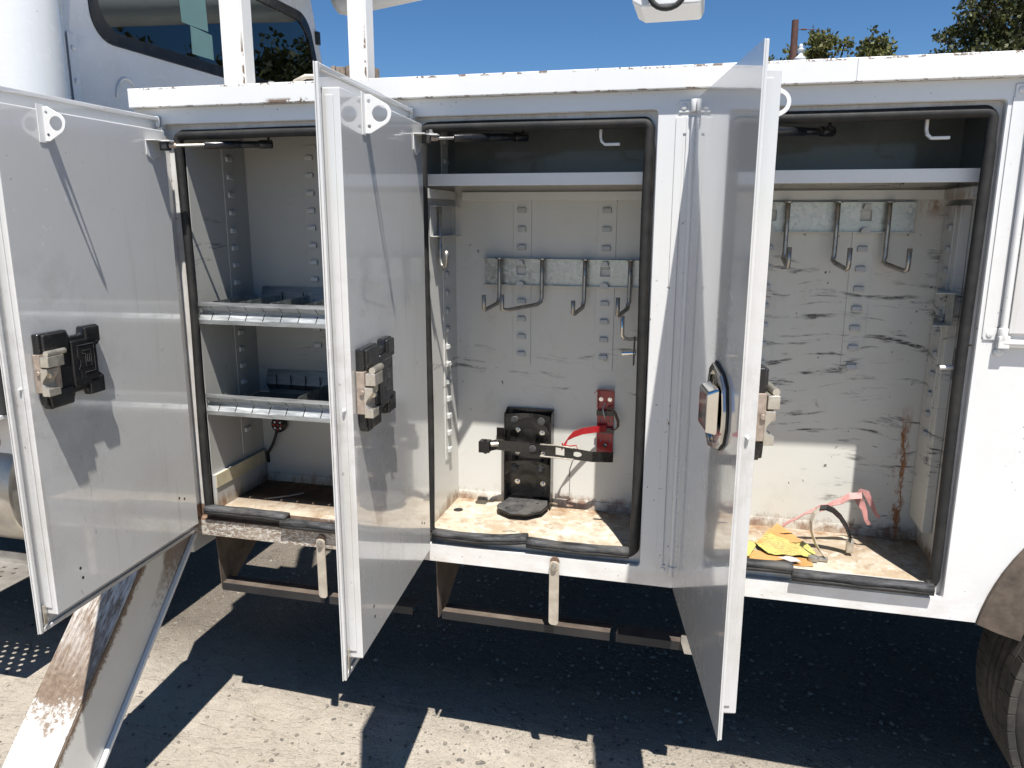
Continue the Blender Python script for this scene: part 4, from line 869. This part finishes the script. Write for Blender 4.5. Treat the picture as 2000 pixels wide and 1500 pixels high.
# red strap bracket
e = empty('strap_bracket', (-.306, .357, .90), 'red wall bracket with two curled red straps beside black bracket', 'bracket')
f = MB(); f.prism([XZ([(-.334, .908), (-.278, .908), (-.278, 1.148), (-.334, 1.148)], .3585)]+[XZ(circ(c, d, .0035, 8), .3585) for c, d in ((-.320, 1.045), (-.290, 1.045), (-.320, .972), (-.290, .972))], (0, -.004, 0)); pl = obj('red_plate', f, M['red'], e, .001)
f = MB(); f.prism([[(-.336, .3545, 1.150), (-.278, .3545, 1.154), (-.278, .340, 1.156), (-.330, .335, 1.153), (-.344, .332, 1.140)]], (0, 0, .002)); f.box((-.334, .341, 1.09), (-.331, .355, 1.150)); obj('top_hook', f, M['red'], e)
for z in (1.072, 1.012): f = MB(); f.box((-.335, .340, z-.009), (-.277, .3445, z+.010)); obj('slot_bar', f, M['black'], e, .001)
for (x, z) in ((-.322, 1.118), (-.292, 1.118), (-.305, .955)): f = MB(); f.lathe((x, .3545, z), [(.0075, 0), (.0075, -.002), (.0045, -.002), (.0045, -.006)], 10, (0, 1, 0)); obj('screw', f, M['chrome'], e)
f = MB(); f.strip([(-.300, .338, 1.020), (-.335, .325, 1.018), (-.375, .305, 1.014), (-.405, .292, 1.004), (-.425, .285, .988), (-.434, .283, .966), (-.436, .283, .955)], [(0, 0, .022)]*4+[(.010, 0, .016), (.014, 0, .008), (.014, 0, .004)], .002); obj('curled_strap', f, M['red'], e)
f = MB(); f.tube([(-.440, .280, .975), (-.442, .280, .950), (-.438, .280, .968), (-.415, .279, .966), (-.392, .279, .970), (-.388, .279, .958), (-.405, .279, .943)], .0024, 6); obj('wire_loop', f, M['red'], e)
f = MB(); f.strip([(-.300, .340, 1.090), (-.282, .325, 1.094), (-.268, .315, 1.080), (-.258, .312, 1.055), (-.258, .315, 1.035), (-.266, .325, 1.022), (-.283, .338, 1.018)], [(0, .006, .008)]*2+[(.008, .006, .004)]*5, .0015); obj('loose_strap', f, M['rusty'], e)
f = MB(); f.tube([(-.306, .335, 1.110), (-.312, .325, 1.09), (-.304, .320, 1.062), (-.300, .330, 1.055)], .0018, 6); obj('wire_pin', f, M['zinc'], e)
f = MB(); f.tube([(-.400, .300, .925), (-.415, .335, .89), (-.425, .350, .86), (-.428, .356, .83)], .0016, 6); obj('dangling_wire', f, M['black'], e)

# paper tags and card on the right floor
def sheet(poly, z, amp, name, mat, label, cat, seed, lift=None, th=.0012, group=None):
    random.seed(seed); f = MB(); bm = f.bm
    vs_ = [bm.verts.new((x, y, z)) for x, y in poly]; bm.faces.new(vs_)
    bmesh.ops.triangulate(bm, faces=bm.faces[:]); 
    for _ in range(3): bmesh.ops.subdivide_edges(bm, edges=bm.edges[:], cuts=1, use_grid_fill=True)
    for v in bm.verts:
        v.co.z += amp*(math.sin(v.co.x*55+seed)*math.cos(v.co.y*48+seed*2)+.5*math.sin(v.co.x*130+v.co.y*90))+amp*1.3
        if lift: v.co.z += lift(v.co.x, v.co.y)
    o = obj(name, f, mat); m = o.modifiers.new('solid', 'SOLIDIFY'); m.thickness = th
    return tag(o, label, cat, group)
sheet([(.150, .040), (.186, .135), (.262, .135), (.352, .120), (.356, .060), (.270, .050), (.200, .040)], .7165, .0015, 'card_scrap', M['orange'], 'crumpled orange card scrap under the yellow tags', 'card', 1)
sheet([(.200, .170), (.236, .268), (.278, .345), (.328, .250), (.345, .222), (.300, .195)], .724, .003, 'card_scrap', M['orange'], 'orange card scrap standing up behind the large yellow tag', 'card', 2, lambda x, y: .045*max(0, y-.20))
sheet([(.196, .185), (.236, .236), (.290, .215), (.345, .222), (.374, .150), (.345, .112), (.297, .108), (.232, .104), (.205, .140)], .722, .0035, 'tag_sheet', M['yellow'], 'large torn yellow tag with faded print among the scraps', 'tag', 3, lambda x, y: .012*math.exp(-((x-.25)/.05)**2)*max(0, (y-.11)*8))
sheet([(.150, .070), (.155, .195), (.206, .190), (.176, .075)], .722, .002, 'tag_sheet', M['yellow'], 'small yellow tag half hidden by the right open door', 'tag', 4)
sheet([(.255, .070), (.280, .090), (.312, .082), (.322, .060), (.29, .050)], .727, .0025, 'plastic_scrap', M['greycard'], 'small greyish plastic scrap behind the bottom rubber seal', 'scrap', 5)
# leaf on the middle floor
f = MB(); f.prism([XY([(-.60, .085), (-.575, .096), (-.555, .090), (-.575, .108), (-.585, .100)], .7175)], (0, 0, .002)); tag(obj('dry_leaf', f, M['tan']), 'curled dry leaf on floor before the black bracket', 'leaf')
# wooden stick on the left floor
f = MB(); f.strip([(-1.50, .155, .722), (-1.44, .19, .724), (-1.40, .235, .723)], (.006, -.006, 0), .002); tag(obj('cable_tie', f, M['tan']), 'pale strip lying on the dark left compartment floor', 'strip')
for (x, y) in ((-.79, .20), (-.755, .15), (-.715, .155)):
    f = MB(); f.lathe((x, y, .7162), [(.011, 0), (.010, .002), (.005, .003)], 14); obj('floor_rivet', f, M['fl2'], T, smooth='auto')
f = MB(); f.lathe((-.80, .235, .7162), [(.017, 0), (.017, .0006)], 18); obj('floor_hole', f, M['dark'], T)

# faded red bracket propped on the floor
e = empty('broken_bracket', (.40, .25, .72), 'faded pink bent metal bracket leaning over the yellow tags', 'bracket')
f = MB(); f.strip([(.283, .245, .765), (.305, .245, .783), (.325, .245, .795), (.345, .245, .812), (.372, .24, .826), (.390, .24, .836), (.410, .24, .843), (.425, .24, .856), (.448, .24, .866), (.470, .24, .883), (.505, .24, .888)], [(0, .010, .004)]*2+[(0, .006, .003)]*2+[(0, .020, .008), (0, .012, .018), (0, .012, .016), (0, .014, .010), (0, .016, .016), (0, .02, .014), (0, .02, .012)], .0025); obj('arm', f, M['pink'], e)
f = MB(); f.strip([(.488, .245, .890), (.503, .245, .865), (.517, .240, .840), (.523, .235, .812), (.534, .235, .798)], [(.022, 0, .006), (.024, 0, .006), (.014, 0, .004), (.010, 0, .004), (.012, 0, .004)], .002); obj('fork', f, M['pink'], e)
f = MB(); f.strip([(.500, .265, .897), (.520, .265, .893), (.540, .262, .855), (.552, .262, .830), (.566, .262, .812)], [(.008, 0, .010), (.018, 0, .006), (.014, 0, .005), (.009, 0, .004), (.009, 0, .004)], .002); obj('fork', f, M['pink'], e)
# metal strap band
e = empty('strap_band', (.42, .15, .72), 'curved metal clamp band standing on the right compartment floor', 'band')
pts = [(.395, .110, .728), (.378, .118, .745), (.362, .125, .772), (.353, .135, .800), (.352, .150, .825), (.360, .160, .848), (.376, .165, .863)]
f = MB(); f.strip(pts, [(-.008, .022, 0)]*3+[(-.006, .024, 0)]*4, .0018); obj('bare_band', f, M['tan'], e)
f = MB(); f.strip([(.376, .165, .864), (.395, .168, .866), (.415, .170, .858), (.437, .172, .838), (.456, .174, .810), (.468, .175, .782), (.473, .175, .765)], (0.006, .028, .004), .005); obj('rubber_band', f, M['black'], e)
f = MB(); f.box((.462, .165, .726), (.482, .188, .766)); obj('band_clip', f, M['zinc'], e, .003)
f = MB(); f.box((.345, .088, .718), (.372, .110, .735)); f.box((.372, .100, .718), (.402, .118, .730)); obj('band_buckle', f, M['hook'], e, .003)

# ---------------------------------------------------------------- background
def tree(loc, clumps, trunk_h, label, mat, n_leaf=5200, leaf=.11, seed=0, group='oak trees beyond the truck'):
    random.seed(seed); e = empty('oak_tree', loc, label, 'tree', group); L0 = Vector(loc)
    f = MB(); top = Vector((0, 0, trunk_h)); f.tube([L0, L0+Vector((.1, 0, trunk_h*.5)), L0+top], [.22, .17, .12], 8); obj('trunk', f, M['bark'], e, smooth=True)
    f = MB()
    for c, r in clumps:
        c = Vector(c); m = top.lerp(c, .5)+Vector((random.uniform(-.2, .2), random.uniform(-.2, .2), -.15)); f.tube([L0+top*.8, L0+m, L0+c], [.07, .045, .02], 6)
        for _ in range(5): 
            d = Vector((random.gauss(0, 1), random.gauss(0, 1), random.gauss(0, .8)+.3)).normalized()*r*.9; f.tube([L0+c, L0+c+d*.5+Vector((0, 0, .05)), L0+c+d], [.02, .012, .005], 4)
    obj('limb', f, M['bark'], e, smooth=True)
    V = []; F = []; tot = sum(r**2 for _, r in clumps)
    for c, r in clumps:
        subs = [Vector((random.gauss(0, .5), random.gauss(0, .5), random.gauss(0, .42)))*r for _ in range(14)]
        for _ in range(int(n_leaf*r*r/tot)):
            s_ = random.choice(subs); p = Vector(c)+s_+Vector((random.gauss(0, .19), random.gauss(0, .19), random.gauss(0, .15)))*r
            a = Vector((random.gauss(0, 1), random.gauss(0, 1), random.gauss(0, .7))).normalized(); b = a.orthogonal().normalized(); b.rotate(Matrix.Rotation(random.random()*6.28, 3, a)); w = a.cross(b); l = leaf*random.uniform(.6, 1.25)
            o = len(V); V += [tuple(p), tuple(p+b*l*.5+w*l*.32), tuple(p+b*l), tuple(p+b*l*.5-w*l*.32)]; F.append((o, o+1, o+2, o+3))
    me = bpy.data.meshes.new('crown'); me.from_pydata(V, [], F); me.materials.append(mat); o = bpy.data.objects.new('crown', me); COL.objects.link(o); o.parent = e
    return e
def blob(cx, cz, rx, rz, n, r0, r1, seed):
    random.seed(seed); o = []
    for _ in range(n):
        t = random.random()*6.28; k = math.sqrt(random.random()); o.append(((cx+rx*k*math.cos(t), random.uniform(-rx, rx)*.6, cz+rz*k*math.sin(t)), random.uniform(r0, r1)))
    return o
tree((3.0, 25.5, 0), blob(.0, 6.6, .62, .72, 9, .32, .5, 1)+blob(.1, 5.4, 1.3, .8, 12, .45, .7, 2)+[((.45, 0, 7.30), .26), ((-.10, 0, 7.32), .25), ((.85, 0, 7.05), .26)], 4.6, 'loose olive green tree beside the wooden pole', M['leaf'], 6500, .15, 4)
tree((4.85, 26, 0), blob(.05, 6.8, .48, .42, 9, .30, .40, 5)+blob(.1, 7.05, .2, .15, 3, .24, .28, 55)+blob(.3, 5.5, 1.1, .8, 10, .45, .65, 6)+[((-.28, 0, 7.20), .16)], 4.6, 'smaller olive green tree right of the pole', M['leaf'], 5200, .15, 5)
tree((8.4, 25, 0), blob(.0, 7.5, 1.5, 1.0, 22, .4, .7, 8)+blob(-.3, 5.9, 2.2, .8, 16, .6, .9, 9)+[((-1.75, 0, 7.0), .36), ((-1.45, 0, 7.3), .3)], 4.4, 'large dark green tree at the right edge of the sky', M['leafd'], 15000, .15, 6)
tree((1.75, 27, 0), blob(.0, 6.2, .7, .55, 8, .35, .5, 11)+[((-.05, 0, 6.95), .22)], 4.0, 'tree whose top just shows left of the pole', M['leaf'], 1800, .15, 7)
for k, (x, y, h) in enumerate(((13, 22, 6.5), (17, 17, 7.5), (21, 12, 7.5), (22, 6, 7.0), (13, 30, 7.5))):
    tree((x, y, 0), blob(.0, h, 2.6, 1.8, 16, .9, 1.4, 20+k)+blob(0, h-2.6, 2.8, 1.6, 12, .9, 1.3, 30+k), 3.5, 'broad dark tree '+('beyond the deck left of centre of the row', 'second in the row off the tail', 'third in the row off the tail', 'nearest in the row off the tail', 'furthest back behind the row')[k], M['leafd'], 5200, .32, 40+k)
e = empty('utility_pole', (2.25, 23.5, 0), 'brown wooden utility pole with a thin wire', 'pole')
f = MB(); f.tube([(2.28, 23.5, 0), (2.17, 23.5, 7.46)], [.13, .095], 12); obj('pole', f, M['wood'], e, smooth='auto')
f = MB(); f.tube([(2.2, 23.5, 7.20), (2.35, 23.5, 7.195), (2.36, 23.5, 7.195), (2.50, 23.5, 7.19), (2.51, 23.5, 7.19), (3.0, 23.6, 7.16)], [.010, .010, .026, .026, .010, .010], 6); obj('wire', f, M['wood'], e)
e = empty('finial_lantern', (2.06, 20, 0), 'white turned cap of a lamp post in front of the pole', 'lamp post')
f = MB(); f.lathe((2.06, 20, 0), [(.06, 0), (.06, 5.2), (.13, 5.3)], 12); obj('post', f, M['porcelain'], e)
f = MB(); f.lathe((2.06, 20, 5.3), [(.13, 0), (.11, .34), (.15, .42), (.15, .46), (.07, .52), (.05, .62), (.09, .66), (.09, .68), (.05, .70), (.055, .76), (.03, .80)], 16); obj('cap', f, M['porcelain'], e, smooth='auto')
